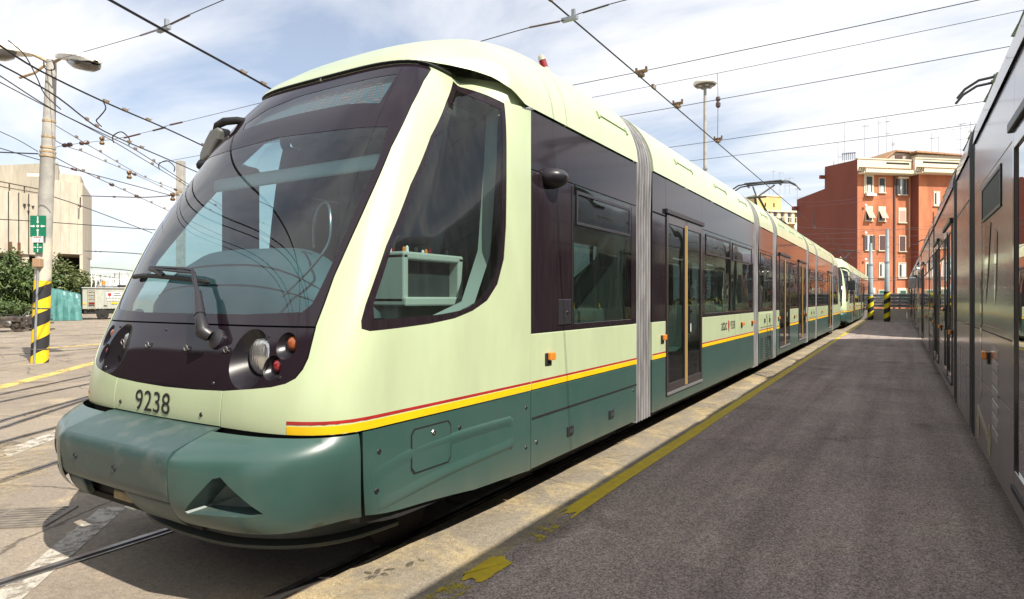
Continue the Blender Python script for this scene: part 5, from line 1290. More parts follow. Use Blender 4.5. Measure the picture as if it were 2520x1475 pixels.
off_(MB().tube([at_d((48, 192), 15.0), at_d((85, 180), 15.0), at_d((112, 160), 15.0)], .03, 6), 'wire_bracket', rust)

# signs fixed to the post
sgreen = pm('sign green', (.012, .17, .095), .4); swhite = pm('sign white', (.75, .75, .72), .45)
def sign_frame(p_tl, p_br, d):
    a, b = at_d(p_tl, d), at_d((p_br[0], p_tl[1]), d); c_ = at_d((p_tl[0], p_br[1]), d)
    o = at_d(((p_tl[0]+p_br[0])/2, (p_tl[1]+p_br[1])/2), d); return o, (b-a)/2, (c_-a)/2
def assembly_sign(label, tl, br, d, group):
    o, ux, uy = sign_frame(tl, br, d); n = ux.cross(uy).normalized()
    if n.dot(o - _O) > 0: n = -n
    r_ = thing('assembly_sign', label, 'sign', o, 0, group)
    MB().obox(o - n*.012, ux, uy, n*.012).obj('plate', sgreen, r_, off=o)
    P = lambda x, y: o + ux*x + uy*y + n*.003
    MB().prism([P(.17*math.cos(t), .17*math.sin(t)*ux.length/uy.length) for t in np.linspace(0, 2*math.pi, 17)[:-1]], (0,0,0), n*.002).obj('dot', swhite, r_, off=o)
    k = ux.length/uy.length
    for q in range(4):
        a = q*math.pi/2; ca, sa = math.cos(a), math.sin(a)
        far = 1.0 if q % 2 == 0 else 1/k
        def rot(x, y): return P(x*ca - y*sa, (x*sa + y*ca)*k)
        e = .95*far if q % 2 == 0 else .92*far
        sh = [(.33, 0), (.58, .19), (.58, .075), (e, .075), (e, -.075), (.58, -.075), (.58, -.19)]
        MB().prism([rot(x, y) for x, y in sh], (0,0,0), n*.002).obj('arrow', swhite, r_, off=o)
    return r_
assembly_sign('large green assembly point sign with four white arrows on the lamp post', (74, 531), (112, 583), 14.98, 'signs on the lamp post')
assembly_sign('small green assembly point sign under the white number plate', (82, 596), (104, 622), 14.98, 'signs on the lamp post')
o, ux, uy = sign_frame((80, 582), (105, 597), 14.96); n = -(ux.cross(uy)).normalized()
if n.dot(o-_O) > 0: n = -n
ps = thing('number_plate', 'small white plate reading 13 between the two green signs', 'sign', o, 0, 'signs on the lamp post')
MB().obox(o - n*.01, ux, uy, n*.01).obj('plate', swhite, ps, off=o)
v, f = text_geo('13', 1, 1); mw = max(p[0] for p in v)
MB().add([o + n*.003 + ux*((p[0]/mw)*.75-.30) - uy*(p[1]*1.35-.75) for p in v], f).obj('lettering', inkb, ps, off=o)
MB().add([o + n*.003 + ux*x + uy*y for x, y in ((-.8, -.85), (.8, -.85), (.8, -.6), (-.8, -.6))], [(0, 1, 2, 3)]).obj('red_line', red, ps, off=o)

# plain concrete post and tall mast lamp
p = at_d((445, 735), 36); p.z = 0
o_ = thing('concrete_post', 'bare square-topped concrete post rising behind the windscreen', 'post', p, 0)
MB().obox(p + Vector((0, 0, 4.7)), (.16, .1, 0), (-.1, .16, 0), (0, 0, 4.7)).obj('shaft', conc, o_, off=p, bevel=.02)
MB().obox(p + Vector((0, 0, 7.6)), (.17, .108, 0), (-.108, .17, 0), (0, 0, .04)).obj('collar', rust, o_, off=p)
p = at_d((1735, 735), 38); p.z = 0
o_ = thing('mast_lamp', 'tall mast lamp with a wide round head behind the tram roof', 'street lamp', p, 0)
MB().tube([p, p+Vector((0, 0, 14.5))], [.13, .085], 14).obj('mast', conc, o_, off=p, smooth=60)
h = p + Vector((0, 0, 14.45))
MB().lathe([(.62, -.05), (.69, .02), (.69, .12), (.62, .22), (.45, .31), (.2, .36), (.001, .37)], h, n=28).obj('lamp_head', lampw, o_, off=p, smooth=40)
hd = MB().lathe([(.62, -.052), (.5, -.10), (.2, -.13), (.001, -.13)], h, n=28).obj('lamp_underside', pm('lamp underside', (.13, .13, .13), .5), o_, off=p, smooth=40)
for k in range(6):
    t = k*math.pi/3; c_ = h + Vector((.40*math.cos(t), .40*math.sin(t), -.13))
    MB().lathe([(.12, 0), (.10, -.03), (.001, -.03)], c_, n=10).obj('lamp', graym, hd, off=p)
MB().tube([p+Vector((0,0,9.3)), p+Vector((0,0,9.4))], .15, 12).obj('collar', steel, o_, off=p)

# ------------------------------------------------------------------ concrete depot building on the left
bconc = pm('board-marked concrete', (.48, .43, .34), .85, col2=(.36, .32, .25), vscale=.3, dscale=(1, 1, .25), bump=.25, bscale=3, fine=.12, detail=9, bdist=.05, thr=(.3, .6))
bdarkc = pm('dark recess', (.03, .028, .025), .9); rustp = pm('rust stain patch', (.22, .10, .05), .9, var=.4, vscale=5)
def wallbox(mb, a, b, th, z0, z1):
    a, b = Vector((a[0], a[1], 0)), Vector((b[0], b[1], 0)); d = (b-a).normalized(); n = Vector((-d.y, d.x, 0))*th
    return mb.add([(*(p.xy), z) for z in (z0, z1) for p in (a, b, b+n, a+n)], [(3,2,1,0),(4,5,6,7),(0,1,5,4),(1,2,6,5),(2,3,7,6),(3,0,4,7)])
A_, B_, D_ = at_d((-260, 735), 47), at_d((110, 735), 56), at_d((205, 735), 59)
bo_ = B_.copy(); bo_.z = 0
bd = thing('depot_building', 'stained pale concrete depot building with a blank tower, left of the tram', 'building', bo_, 0)
def bpart(m, name, mat, par=None, **k): return m.obj(name, mat, par or bd, off=bo_, **k)
wl_ = bpart(wallbox(MB(), A_.xy, B_.xy, 14, 5.4, 10.7), 'upper_wall', bconc)
T1, T2 = at_d((145, 735), 57), at_d((226, 735), 58.5); T0 = at_d((-60, 735), 64); T0b = at_d((147, 735), 60)
T2 = at_d((203, 735), 58)
def skew(front, back, z0, z1):
    P = [Vector((q.x, q.y, 0)) for q in front + back]; return MB().prism(P, (0, 0, z0), (0, 0, z1))
E1, E2 = at_d((226, 735), 66), at_d((108, 735), 66)
bpart(skew([B_, T2], [E1, E2], 5.6, 12.2), 'tower_wall', bconc)
bpart(skew([at_d((146, 735), 57), at_d((198, 735), 57.95)], [at_d((206, 735), 61), at_d((150, 735), 60)], 12.2, 12.85), 'tower_crown', bconc)
bpart(skew([at_d((-200, 735), 63), at_d((143, 735), 60)], [at_d((148, 735), 66), at_d((-200, 735), 70)], 5.0, 14.5), 'stair_block', bconc)
bpart(skew([at_d((196, 735), 57.9), at_d((204, 735), 58.05)], [at_d((222, 735), 65), at_d((204, 735), 65)], 0, 5.6), 'corner_column', bconc)
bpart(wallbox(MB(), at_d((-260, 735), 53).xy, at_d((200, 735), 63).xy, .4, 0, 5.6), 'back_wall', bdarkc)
for x in (-20, 60, 130): 
    q = at_d((x, 735), 55); bpart(MB().box(q.x-.25, q.x+.25, q.y-.25, q.y+.25, 0, 5.5), 'column', bconc)
for k in range(9):   # joints between the concrete lifts
    a = A_.lerp(B_, .35+k*.075); d = (B_-A_).normalized(); n = Vector((d.y, -d.x, 0))
    bpart(MB().obox(Vector((a.x, a.y, 8.05)) + n*.012, d*.035, n*.02, Vector((0, 0, 2.6))), 'board_joint', bdarkc, wl_)
for k in range(4):
    a = B_.lerp(T2, .18+k*.23); d = (T2-B_).normalized(); n = Vector((d.y, -d.x, 0))
    bpart(MB().obox(Vector((a.x, a.y, 8.9)) + n*.010, d*.02, n*.016, Vector((0, 0, 3.2))), 'board_joint', conc)
rl = bpart(MB().tube([at_d((-200, 408), 49), at_d((97, 466), 56)], .05, 6).tube([at_d((-200, 425), 49), at_d((97, 476), 56)], .04, 6), 'railing', pm('railing brown', (.07, .05, .035), .7))
for k in range(9):
    t = k/8; a = at_d((-200+297*t, 408+58*t), 49+7*t); b = at_d((-200+297*t, 432+56*t), 49+7*t); bpart(MB().tube([a, b], .05, 6), 'railing_post', MATS['railing brown'], rl)
for k in range(8):
    q = at_d((8+k*10.4, 490+k*3.0+(k % 3)), 54.5); d = (B_-A_).normalized()
    bpart(MB().prism([q-d*.12+Vector((0,0,.18)), q+d*.12+Vector((0,0,.18)), q+Vector((0,0,-.18))], (0,0,0), d.cross(Vector((0,0,1)))*.05), 'drain_spout', bdarkc)
for x, y in ((26, 610), (47, 612)): 
    q = at_d((x, y), 53.5); bpart(MB().obox(q, (.12, .03, 0), (-.02, .05, 0), (0, 0, .5)), 'rust_streak', rustp)
bpart(MB().obox(at_d((88, 432), 55.5), (.5, .4, 0), (-.1, .1, 0), (0, 0, .12)), 'wall_lamp', lampw)
bpart(MB().tube([at_d((198, 486), 57.2), at_d((197, 512), 57.2)], .06, 6), 'bracket', MATS['railing brown'])

# ------------------------------------------------------------------ bushes
def leafmat(name, c1, c2):
    m = bpy.data.materials.new(name); m.use_nodes = True
    n, l = m.node_tree.nodes, m.node_tree.links; b = n['Principled BSDF']; b.inputs['Roughness'].default_value = .55
    oi = n.new('ShaderNodeTexCoord'); c = ramp(n, l, noise_tex(n, l, oi.outputs['Object'], 2.2, 4), .35, .65, c1, c2)
    c = mixc(n, l, 1., c, ramp(n, l, noise_tex(n, l, oi.outputs['Object'], 17, 2), .3, .7, (.6, .6, .6), (1.4, 1.4, 1.4)), 'MULTIPLY')
    l.new(c, b.inputs['Base Color']); b.inputs['Subsurface Weight'].default_value = 0
    return m
leafA = leafmat('leaf green', (.034, .07, .016), (.10, .145, .036)); leafB = leafmat('leaf olive', (.05, .075, .018), (.13, .15, .042))
bark = pm('bark', (.10, .075, .05), .9, var=.4, vscale=12)
def bush(label, base, h, rad, seed, leaf, nst=26, leafs=60, size=.16, droop=.25, cat='bush', name='bush'):
    """stems fan out from the base; each carries pairs of leaves along its length"""
    rnd = random.Random(seed); base = Vector(base)
    r_ = thing(name, label, cat, base, 0, 'bushes against the depot building')
    st = MB(); lf = MB()
    for s_ in range(nst):
        a = rnd.uniform(0, 2*math.pi); k = rnd.random()**.6; tip = base + Vector((math.cos(a)*rad*k, math.sin(a)*rad*k, h*rnd.uniform(.6, 1.0)*(1-.35*k*k)))
        mid = base.lerp(tip, .5) + Vector((rnd.uniform(-.2, .2), rnd.uniform(-.2, .2), h*.10)); root = base + Vector((math.cos(a)*rad*.15*k, math.sin(a)*rad*.15*k, 0))
        pts = _smooth3([root, mid, tip], 6); st.tube(pts, [.05*(1-i/len(pts))+.010 for i in range(len(pts))], 4)
        for j in range(leafs):
            t = rnd.uniform(.22, 1); i = min(int(t*(len(pts)-1)), len(pts)-2); p = pts[i].lerp(pts[i+1], t*(len(pts)-1)-i)
            d = Vector((rnd.gauss(0, 1), rnd.gauss(0, 1), rnd.gauss(.15, .6))).normalized(); L = size*rnd.uniform(.6, 1.5)
            w = d.cross(Vector((rnd.uniform(-1, 1), rnd.uniform(-1, 1), rnd.uniform(.2, 1)))).normalized()*L*.24
            q = p + d*rnd.uniform(.0, .38)*rad*.5; tip_ = q + d*L - Vector((0, 0, droop*L))
            lf.add([q, q + d*L*.45 + w, tip_, q + d*L*.45 - w], [(0, 1, 2, 3)])
    st.obj('stems', bark, r_, off=base)
    o = lf.obj('foliage', leaf, r_, off=base); o['kind'] = 'stuff'
    return r_
bush('big dark leafy bush left of the lamp post under the depot wall', at_d((22, 735), 44).xy.to_3d(), 5.1, 2.9, 11, leafA, 50, 210, .30, .5)
bush('tall feathery shrub spreading right of the lamp post', Vector((*at_d((158, 735), 47).xy, 0)), 4.9, 2.4, 12, leafB, 50, 170, .23, .2)
bush('low weeds at the left edge beside the bogie', Vector((*at_d((10, 735), 40).xy, 0)), 1.5, 1.9, 13, leafA, 26, 60, .24, .3)

# ------------------------------------------------------------------ tarpaulin, work wagon, bogie
tarp_m = pm('teal tarpaulin', (.10, .255, .24), .32, coat=.4, col2=(.07, .20, .19), vscale=2, bump=.35, bscale=2.5, bdist=.2)
a, b = at_d((116, 735), 43), at_d((197, 735), 44.5); d = (b-a); d.z = 0; L = d.length; d.normalize(); n = Vector((-d.y, d.x, 0)); o = Vector((a.x, a.y, 0))
rows = []; rnd = random.Random(4)
for i in range(25):
    u = i/24; hgt = (2.25 - .45*u) if u > .12 else 1.5 + .75*u/.12; row = []
    for j in range(15):
        v_ = j/14
        if v_ < .5: y = -.15 - .35*(1-v_*2)*(.3+.7*u); z = hgt*(v_*2)**.9
        else: y = -.15 + (v_-.5)*2*2.0; z = hgt + .25*math.sin((v_-.5)*2*math.pi)*.6
        fold = (.10*math.sin(u*31+v_*4) + .06*math.sin(u*57)) * (1 if v_ < .5 else .25) * (1-v_)
        row.append(o + d*(L*u) + n*(y+fold) + Vector((0, 0, max(.02, z + rnd.uniform(-.03, .03)))))
    rows.append(row)
rows = [[p + n*0 for p in rows[0]]] + rows
tp = MB().grid(rows)
tp.v += []; tob = tp.obj('tarpaulin', tarp_m, loc=o, smooth=60); tag(tob, 'crumpled teal tarpaulin draped over a low load beside the work wagon', 'tarpaulin')
wag_m = pm('faded white green wagon paint', (.40, .42, .36), .6, col2=(.32, .33, .285), vscale=2, dscale=(1, 1, .3))
a, b = at_d((203, 735), 45.5), at_d((318, 735), 47.5); d = b-a; d.z = 0; L = d.length; d.normalize(); n = Vector((-d.y, d.x, 0)); o = Vector((a.x, a.y, 0))
wg = thing('work_wagon', 'weathered white maintenance wagon with a ladder and a tower platform on top', 'wagon', o, 0)
def wp(u, w, z): return o + d*u + n*w + Vector((0, 0, z))
def wbox(name, mat, u0, u1, w0, w1, z0, z1, par=None, **k):
    m = MB(); m.obox(wp((u0+u1)/2, (w0+w1)/2, (z0+z1)/2), d*(u1-u0)/2, n*(w1-w0)/2, Vector((0, 0, (z1-z0)/2))); return m.obj(name, mat, par or wg, off=o, **k)
body = wbox('body', wag_m, 0, L, 0, 2.3, .78, 2.30, bevel=.03)
for k in range(13): wbox('panel_rib', wag_m, .55+k*.2, .60+k*.2, -.035, .01, .85, 2.12, body)
wbox('roof_edge', pm('wagon roof grey', (.38, .38, .36), .7), -.06, L+.06, -.08, 2.4, 2.30, 2.37)
ld = wbox('ladder', rust, .30, .34, -.14, -.10, .75, 2.25); wbox('stile', rust, .72, .76, -.14, -.10, .75, 2.25, ld)
for k in range(6): wbox('rung', steel, .34, .72, -.13, -.10, .85+k*.25, .89+k*.25, ld)
pl = wbox('crest_plate', white, 1.45, 2.45, -.06, -.036, 1.62, 2.0, body)
MB().prism([wp(1.55, -.065, 1.95), wp(1.78, -.065, 1.95), wp(1.78, -.065, 1.78), wp(1.665, -.065, 1.66), wp(1.55, -.065, 1.78)], (0,0,0), n*.004).obj('crest', red, pl, off=o)
for k, (u0, u1, z) in enumerate(((1.95, 2.35, 1.88), (1.9, 2.4, 1.74))): wbox('lettering', inkb, u0, u1, -.064, -.06, z, z+.06, pl)
wbox('white_band', white, 1.5, 2.4, -.055, -.036, 1.40, 1.52, body); wbox('yellow_band', yellow, 1.75, 2.45, -.055, -.036, 1.16, 1.27, body)
wbox('reflector', redl, .36, .72, -.15, -.13, 1.14, 1.24); wbox('reflector', yellow, .02, .22, -.03, -.001, 1.12, 1.24)
wbox('latch', undr, 1.3, 1.5, -.06, -.03, 1.0, 1.05, body)
wbox('chassis', undr, .1, L, .1, 2.2, .42, .76)
for u in (1.25, 3.6): 
    MB().lathe([(.38, 0), (.40, .05), (.35, .10), (.12, .10), (.1, .16), (.001, .16)], wp(u, .12, .38), -n, 18).obj('wheel', undr, wg, off=o, smooth=40)
st = wbox('step', yellow, 2.55, 2.6, -.02, .03, .22, .76); wbox('step_stile', yellow, 3.0, 3.05, -.02, .03, .22, .76, st); wbox('tread', yellow, 2.6, 3.0, -.03, .04, .24, .28, st)
m = MB()
cg = None
for u0, u1 in ((.85, 2.35), (2.35, L)):
    for w in (.3, 1.9):
        m.tube([wp(u0, w, 2.37), wp(u0, w, 3.55)], .035, 6); m.tube([wp(u1, w, 2.37), wp(u1, w, 3.55)], .035, 6)
        for z in (3.0, 3.55): m.tube([wp(u0, w, z), wp(u1, w, z)], .03, 6)
        for q in range(5):
            uu = u0+(u1-u0)*q/5; m.tube([wp(uu, w, 2.45), wp(uu+(u1-u0)/10, w, 3.5), wp(uu+(u1-u0)/5, w, 2.45)], .022, 5)
m.obj('platform_cage', lampw, wg, off=o)
wbox('platform_floor', galv, .85, L, .2, 2.0, 2.42, 2.50); wbox('warning_lamp', amber_b, 1.25, 1.45, .1, .3, 2.55, 2.85); wbox('beam', dark, 2.2, 3.9, .0, .1, 2.40, 2.56)
wbox('coupling', undr, -.35, .1, .7, 1.3, .45, .62)
bg_m = pm('oily bogie steel', (.15, .12, .10), .6, metal=.5, col2=(.05, .042, .036), vscale=5)
o = at_z((22, 818), 0); a2 = at_d((55, 735), 28.2) - at_d((0, 735), 28); a2.z = 0; d = a2.normalized(); n = Vector((-d.y, d.x, 0))
bgo = thing('bogie', 'greasy spare tram bogie lying on the asphalt at the left edge', 'bogie', o, 0)
def gp(u, w, z): return o + d*u + n*w + Vector((0, 0, z))
for u in (.38, -1.25):
    for w in (0, 1.4): MB().lathe([(.29, 0), (.31, .04), (.31, .1), (.24, .11), (.12, .09), (.09, .16), (.001, .16)], gp(u, w, .31), -n, 20).obj('wheel', pm_brown if 'pm_brown' in globals() else bg_m, bgo, off=o, smooth=40)
    MB().tube([gp(u, -.05, .31), gp(u, 1.45, .31)], .07, 10).obj('axle', bg_m, bgo, off=o)
for w in (-.12, 1.5):
    fr = MB(); fr.obox(gp(-.45, w, .58), d*1.15, n*.07, Vector((0, 0, .10))); fr.obox(gp(.62, w, .45), d*.08, n*.07, Vector((0, 0, .22))); fr.obox(gp(-.1, w-.05, .36), d*.22, n*.09, Vector((0, 0, .16))); fr.obj('side_frame', bg_m, bgo, off=o, bevel=.02)
    MB().lathe([(.13, 0), (.13, .05), (.06, .08), (.001, .08)], gp(.1, w-.1, .40), -n, 12).obj('axle_box', steel, bgo, off=o)
MB().obox(gp(-.45, .7, .6), d*.3, n*.8, Vector((0, 0, .09))).obj('bolster', bg_m, bgo, off=o, bevel=.02)
MB().tube([gp(-.9, 0, .75), gp(-.3, .1, .82), gp(.3, 0, .74), gp(.5, .1, .6)], .03, 6).obj('hose', rubber, bgo, off=o)
o = Vector((*at_d((84, 735), 30).xy, 0)); sc_ = thing('scrap_frame', 'tangled scrap steel frame behind the striped lamp post', 'scrap', o, 0)
rnd = random.Random(8)
for k in range(9):
    a = o + d*rnd.uniform(-1.2, .8) + n*rnd.uniform(-.4, .4) + Vector((0, 0, rnd.uniform(.05, .4))); b = a + d*rnd.uniform(.5, 1.3) + Vector((0, 0, rnd.uniform(-.1, .75)))
    MB().tube([a, b], .035, 6).obj('bar', steel if k % 2 else bg_m, sc_, off=o)

# ------------------------------------------------------------------ end of the platform: wall, barrier, striped posts
wall_m = pm('precast wall', (.55, .51, .45), .85, col2=(.44, .41, .36), vscale=1.2, bump=.1, bscale=8)
wr = thing('end_wall', 'low concrete wall topped by four steel guard rails at the platform end', 'wall', (-.6, 51.6, 0), 0)
for k, (x0, x1) in enumerate(((-7.0, -4.4), (-4.38, -1.85), (-1.83, .42), (.44, 2.6), (2.62, 5))):
    MB().box(x0, x1, 51.5, 51.72, 0, .84).obj('wall_panel', wall_m, wr, off=(-.6, 51.6, 0), bevel=.015)
for k in range(4):
    z = .93 + k*.235; rows = []
    for x in (-7.0, 5.0):
        rows.append([(x, 51.5+dy_, z+dz_) for dy_, dz_ in ((0, 0), (-.06, .03), (-.06, .07), (0, .10), (0, .12), (-.06, .15), (-.06, .19), (0, .22))])
    MB().grid(rows).obj('guard_rail', galv, wr, off=(-.6, 51.6, 0))
for x in (-6, -4, -2, 0, 2, 4): MB().box(x-.06, x+.06, 51.53, 51.65, .84, 1.9).obj('rail_post', galv, wr, off=(-.6, 51.6, 0))
MB().box(-7.0, 5.0, 51.46, 51.58, 1.87, 1.91).obj('top_rail', white, wr, off=(-.6, 51.6, 0))
MB().box(.9, 1.45, 51.42, 51.44, 1.52, 1.62).obj('blue_plate', pm('blue plate', (.05, .12, .35), .5), wr, off=(-.6, 51.6, 0))
steelpost = pm('pale blue grey post', (.34, .40, .43), .55, var=.15, vscale=2)
st2 = stripes_mat('yellow black post wrap', (.72, .58, .01), KC, -1, .62, .2, .1)
for (px, zt, zs, r_, lab, y) in (((2183, 793), 6.0, 1.95, .19, 'thin grey-blue post with striped base standing clear on the platform', 47.5), ((2148, 785), 5.35, 1.65, .19, 'shorter grey-blue post with striped base close to the pale trams', 50.4)):
    p = at_z(px, PZ); k = y/p.y; p = Vector((p.x*k, y, PZ))
    if px[0] < 2160: p.x = -1.72
    o_ = thing('striped_post', lab, 'post', p, 0, 'striped posts at the platform end')
    MB().tube([p, p+Vector((0, 0, zs))], r_, 18).obj('striped_base', st2, o_, off=p, smooth=50)
    MB().tube([p+Vector((0, 0, zs)), p+Vector((0, 0, 3.9)), p+Vector((0, 0, 3.95)), p+Vector((0, 0, zt))], [.155, .145, .12, .10], 14).obj('shaft', steelpost, o_, off=p, smooth=50)
    MB().tube([p+Vector((0, 0, 3.8)), p+Vector((0, 0, 3.9))], .17, 12).obj('collar', galv, o_, off=p)

# ------------------------------------------------------------------ red apartment building (corner, gable in shade, lit front with windows)
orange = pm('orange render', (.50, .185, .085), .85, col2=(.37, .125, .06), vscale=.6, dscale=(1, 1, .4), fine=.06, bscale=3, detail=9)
maroon = pm('shaded red render', (.22, .062, .040), .9, col2=(.19, .054, .036), vscale=.3, dscale=(1, 1, .4), detail=8)  # darker red for faces turned from the sun, shade put into the colour
creamw = pm('cream trim', (.68, .62, .47), .7); tile = pm('roof tile', (.38, .22, .11), .8, var=.35, vscale=4); tile2 = pm('ridge tile', (.45, .25, .13), .8, var=.4, vscale=6)
shut_g = pm('dark shutter', (.035, .045, .045), .6); shut_r = pm('pinkish blind', (.50, .30, .24), .7); shut_b = pm('brown shutter', (.085, .045, .04), .7); shut_gr = pm('green shutter', (.02, .10, .075), .6)
wglass = pm('window dark glass', (.03, .035, .04), .08, spec=.8); curt = pm('white curtain', (.62, .62, .60), .8); sash = pm('white sash', (.66, .65, .62), .5)
BC = Vector((-4.0, 79.73, 0)); b_ = Vector((math.sin(R(49)), math.cos(R(49)), 0)); a_ = Vector((-math.sin(R(41)), math.cos(R(41)), 0)); nf = Vector((b_.y, -b_.x, 0))
rb = thing('apartment_building', 'red and orange apartment building with a dark gable at the end of the yard', 'building', BC, 0, 'buildings beyond the yard')
def RP(u, w, z): return BC + b_*u + nf*w + Vector((0, 0, z))
def rbox(name, mat, u0, u1, w0, w1, z0, z1, par=None, **k):
    m = MB(); m.obox(RP((u0+u1)/2, (w0+w1)/2, (z0+z1)/2), b_*(u1-u0)/2, nf*(w1-w0)/2, Vector((0, 0, (z1-z0)/2))); return m.obj(name, mat, par or rb, off=BC, **k)
JU = 6.75
fw = rbox('front_wall', orange, .004, JU, -5.5, 0, 0, 15.7); rw = rbox('front_bay', orange, JU, 21, -5.3, 1.1, 0, 15.7)
rbox('bay_return_shade', maroon, JU-.012, JU-.002, .004, 1.095, 0, 15.6)  # dark sheet over the orange bay side, its shade put into the colour
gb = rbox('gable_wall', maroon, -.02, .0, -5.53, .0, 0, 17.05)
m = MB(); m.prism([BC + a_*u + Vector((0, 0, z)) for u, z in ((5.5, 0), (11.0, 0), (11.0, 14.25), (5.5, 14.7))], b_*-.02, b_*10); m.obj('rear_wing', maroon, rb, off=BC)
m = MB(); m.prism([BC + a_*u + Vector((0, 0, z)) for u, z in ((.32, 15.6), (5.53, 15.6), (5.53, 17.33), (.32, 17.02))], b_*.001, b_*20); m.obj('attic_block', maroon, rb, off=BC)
m = MB(); m.obox(BC + a_*11.0 + Vector((0, 0, 13.1)), a_*.22, b_*.6, Vector((0, 0, .25))); m.obox(BC + a_*5.6 + Vector((0, 0, 16.1)), a_*.15, b_*.6, Vector((0, 0, .2))); m.obj('string_course', maroon, rb, off=BC)
# eaves: soffit slab, cream gutter board, tile course, cream parapet
for (u0, u1, w) in ((-.0, JU+.0, 0), (JU-.5, 21, 1.1)):
    rbox('soffit', creamw, u0+.1, u1, w, w+.95, 15.35, 15.5); rbox('gutter_board', creamw, u0+.25, u1, w+.95, w+1.05, 15.42, 15.83)
    e = MB(); k = int((u1-u0)/.28)
    for i in range(k):
        u = u0+.3+i*.28; e.obox(RP(u, w+.55, 16.02), b_*.10, nf*.55+Vector((0, 0, -.13)), Vector((0, 0, .05)))
    e.obj('eaves_tiles', tile, rb, off=BC)
    rbox('parapet', creamw, u0, u1, w-.25, w+.02, 15.72, 17.08); rbox('coping', creamw, u0-.03, u1, w-.3, w+.10, 17.08, 17.2)
    rbox('attic_slot', dark, u0+(3.6 if u0 < 1 else 1.0), u1-.25, w+.02, w+.035, 16.62, 16.82)
# roof house with tiled roof
m = MB(); m.prism([RP(u, 0, z) for u, z in ((4.3, 17.0), (4.3, 17.35), (5.5, 18.22), (14.8, 17.9), (14.8, 17.0))], nf*-5.0, nf*-1.0); m.obj('roof_house', pm('roof house render', (.42, .36, .29), .85), rb, off=BC)
rbox('roof_house_front', creamw, 7.6, 14.4, -1.0, .0, 17.2, 17.85)
m = MB(); m.prism([RP(u, 0, z) for u, z in ((3.9, 17.15), (5.45, 18.28), (7.4, 18.22), (15.3, 17.95), (15.3, 18.08), (7.4, 18.36), (5.45, 18.46), (3.7, 17.2))], nf*-5.3, nf*-.7); m.obj('tiled_roof', tile2, rb, off=BC)
m = MB(); m.prism([RP(u, 0, z) for u, z in ((7.2, 18.0), (15.3, 17.78), (15.3, 17.92), (7.2, 18.2))], nf*-.72, nf*.35); m.obj('tiled_eaves', tile2, rb, off=BC)
rbox('attic_window', shut_b, 5.6, 6.5, -.99, -.93, 17.45, 17.9)
rbox('drain_pipe', pm('brown downpipe', (.10, .045, .035), .6), 4.52, 4.66, .005, .13, 0, 15.3); rbox('downpipe', creamw, JU-.28, JU-.22, .01, .07, 7.3, 12.9)
def win(u, z, w, h, kind, W0=0, trim=.0):
    """one window: reveal, frame, glass, plus its shutters or blinds"""
    if trim: rbox('surround', creamw, u-w/2-trim, u+w/2+trim, W0+.001, W0+.05, z-h/2-trim, z+h/2+trim)
    t = W0 + (.055 if trim else .0)
    wi = rbox('window', wglass, u-w/2, u+w/2, t+.002, t+.02, z-h/2, z+h/2)
    for u0, u1, z0, z1 in ((u-w/2-.05, u-w/2+.03, z-h/2, z+h/2), (u+w/2-.03, u+w/2+.05, z-h/2, z+h/2), (u-w/2-.05, u+w/2+.05, z+h/2, z+h/2+.07)): rbox('frame', creamw, u0, u1, t+.002, t+.06, z0, z1, wi)
    rbox('sill', creamw, u-w/2-.12, u+w/2+.12, t+.002, t+.16, z-h/2-.09, z-h/2, wi)
    if kind == 'half': rbox('blind', shut_g, u-w/2, u+w/2, t+.03, t+.06, z, z+h/2, wi); rbox('curtain', curt, u-w*.28, u+w*.28, t+.022, t+.028, z-h/2, z, wi)
    elif kind == 'open':
        rbox('curtain', curt, u-w*.22, u+w*.02, t+.022, t+.03, z-h/2, z+h/2, wi)
        for s in (-1, 1): rbox('shutter', shut_g if trim else shut_b, u+s*w*.5 if s > 0 else u-w*.75, u+w*.75 if s > 0 else u-w*.5, t+.03, t+.09, z-h/2, z+h/2, wi)
    elif kind == 'awning':
        m = MB(); m.obox(RP(u, t+.30, z-.02), b_*w/2, nf*.30+Vector((0, 0, -h*.33)), (nf*.33*h+Vector((0, 0, .3))).normalized()*.015); m.obj('awning_blind', shut_r, wi, off=BC); rbox('roller', creamw, u-w/2, u+w/2, t+.022, t+.05, z+h*.30, z+h/2, wi)
    elif kind == 'blind': rbox('blind', shut_r, u-w/2+.03, u+w/2-.03, t+.022, t+.04, z-h/2, z+h*.32, wi); rbox('roller', creamw, u-w/2, u+w/2, t+.022, t+.05, z+h*.32, z+h/2, wi)
    elif kind == 'shut': rbox('shutter', shut_b, u-w/2+.02, u+w/2-.02, t+.022, t+.06, z-h/2, z+h/2, wi)
    elif kind == 'green': rbox('shutter', shut_gr, u-w/2+.02, u+w/2-.02, t+.022, t+.06, z-h/2, z+h/2, wi)
    elif kind == 'sash':
        rbox('casement', sash, u-w/2+.04, u-.02, t+.022, t+.035, z-h/2+.05, z+h/2-.05, wi); rbox('casement', sash, u+.02, u+w/2-.04, t+.022, t+.035, z-h/2+.05, z+h/2-.05, wi)
        for s in (-1, 1): rbox('pane', curt if s > 0 else wglass, u+s*w*.24-w*.15, u+s*w*.24+w*.15, t+.036, t+.04, z-h/2+.14, z+h/2-.14, wi)
win(1.42, 14.25, .75, 1.75, 'half', 0, .22); win(3.05, 14.2, .72, 1.6, 'half'); win(5.55, 14.1, 1.0, 1.75, 'open', 0, .02)
rbox('lintel_board', creamw, 4.95, 6.2, .06, .3, 15.02, 15.2); rbox('balcony_box', white, .9, 2.1, .12, .4, 12.95, 13.2)
win(1.42, 11.0, .8, 1.55, 'awning'); win(3.05, 11.0, .8, 1.55, 'awning'); win(5.6, 10.9, .85, 1.6, 'blind')
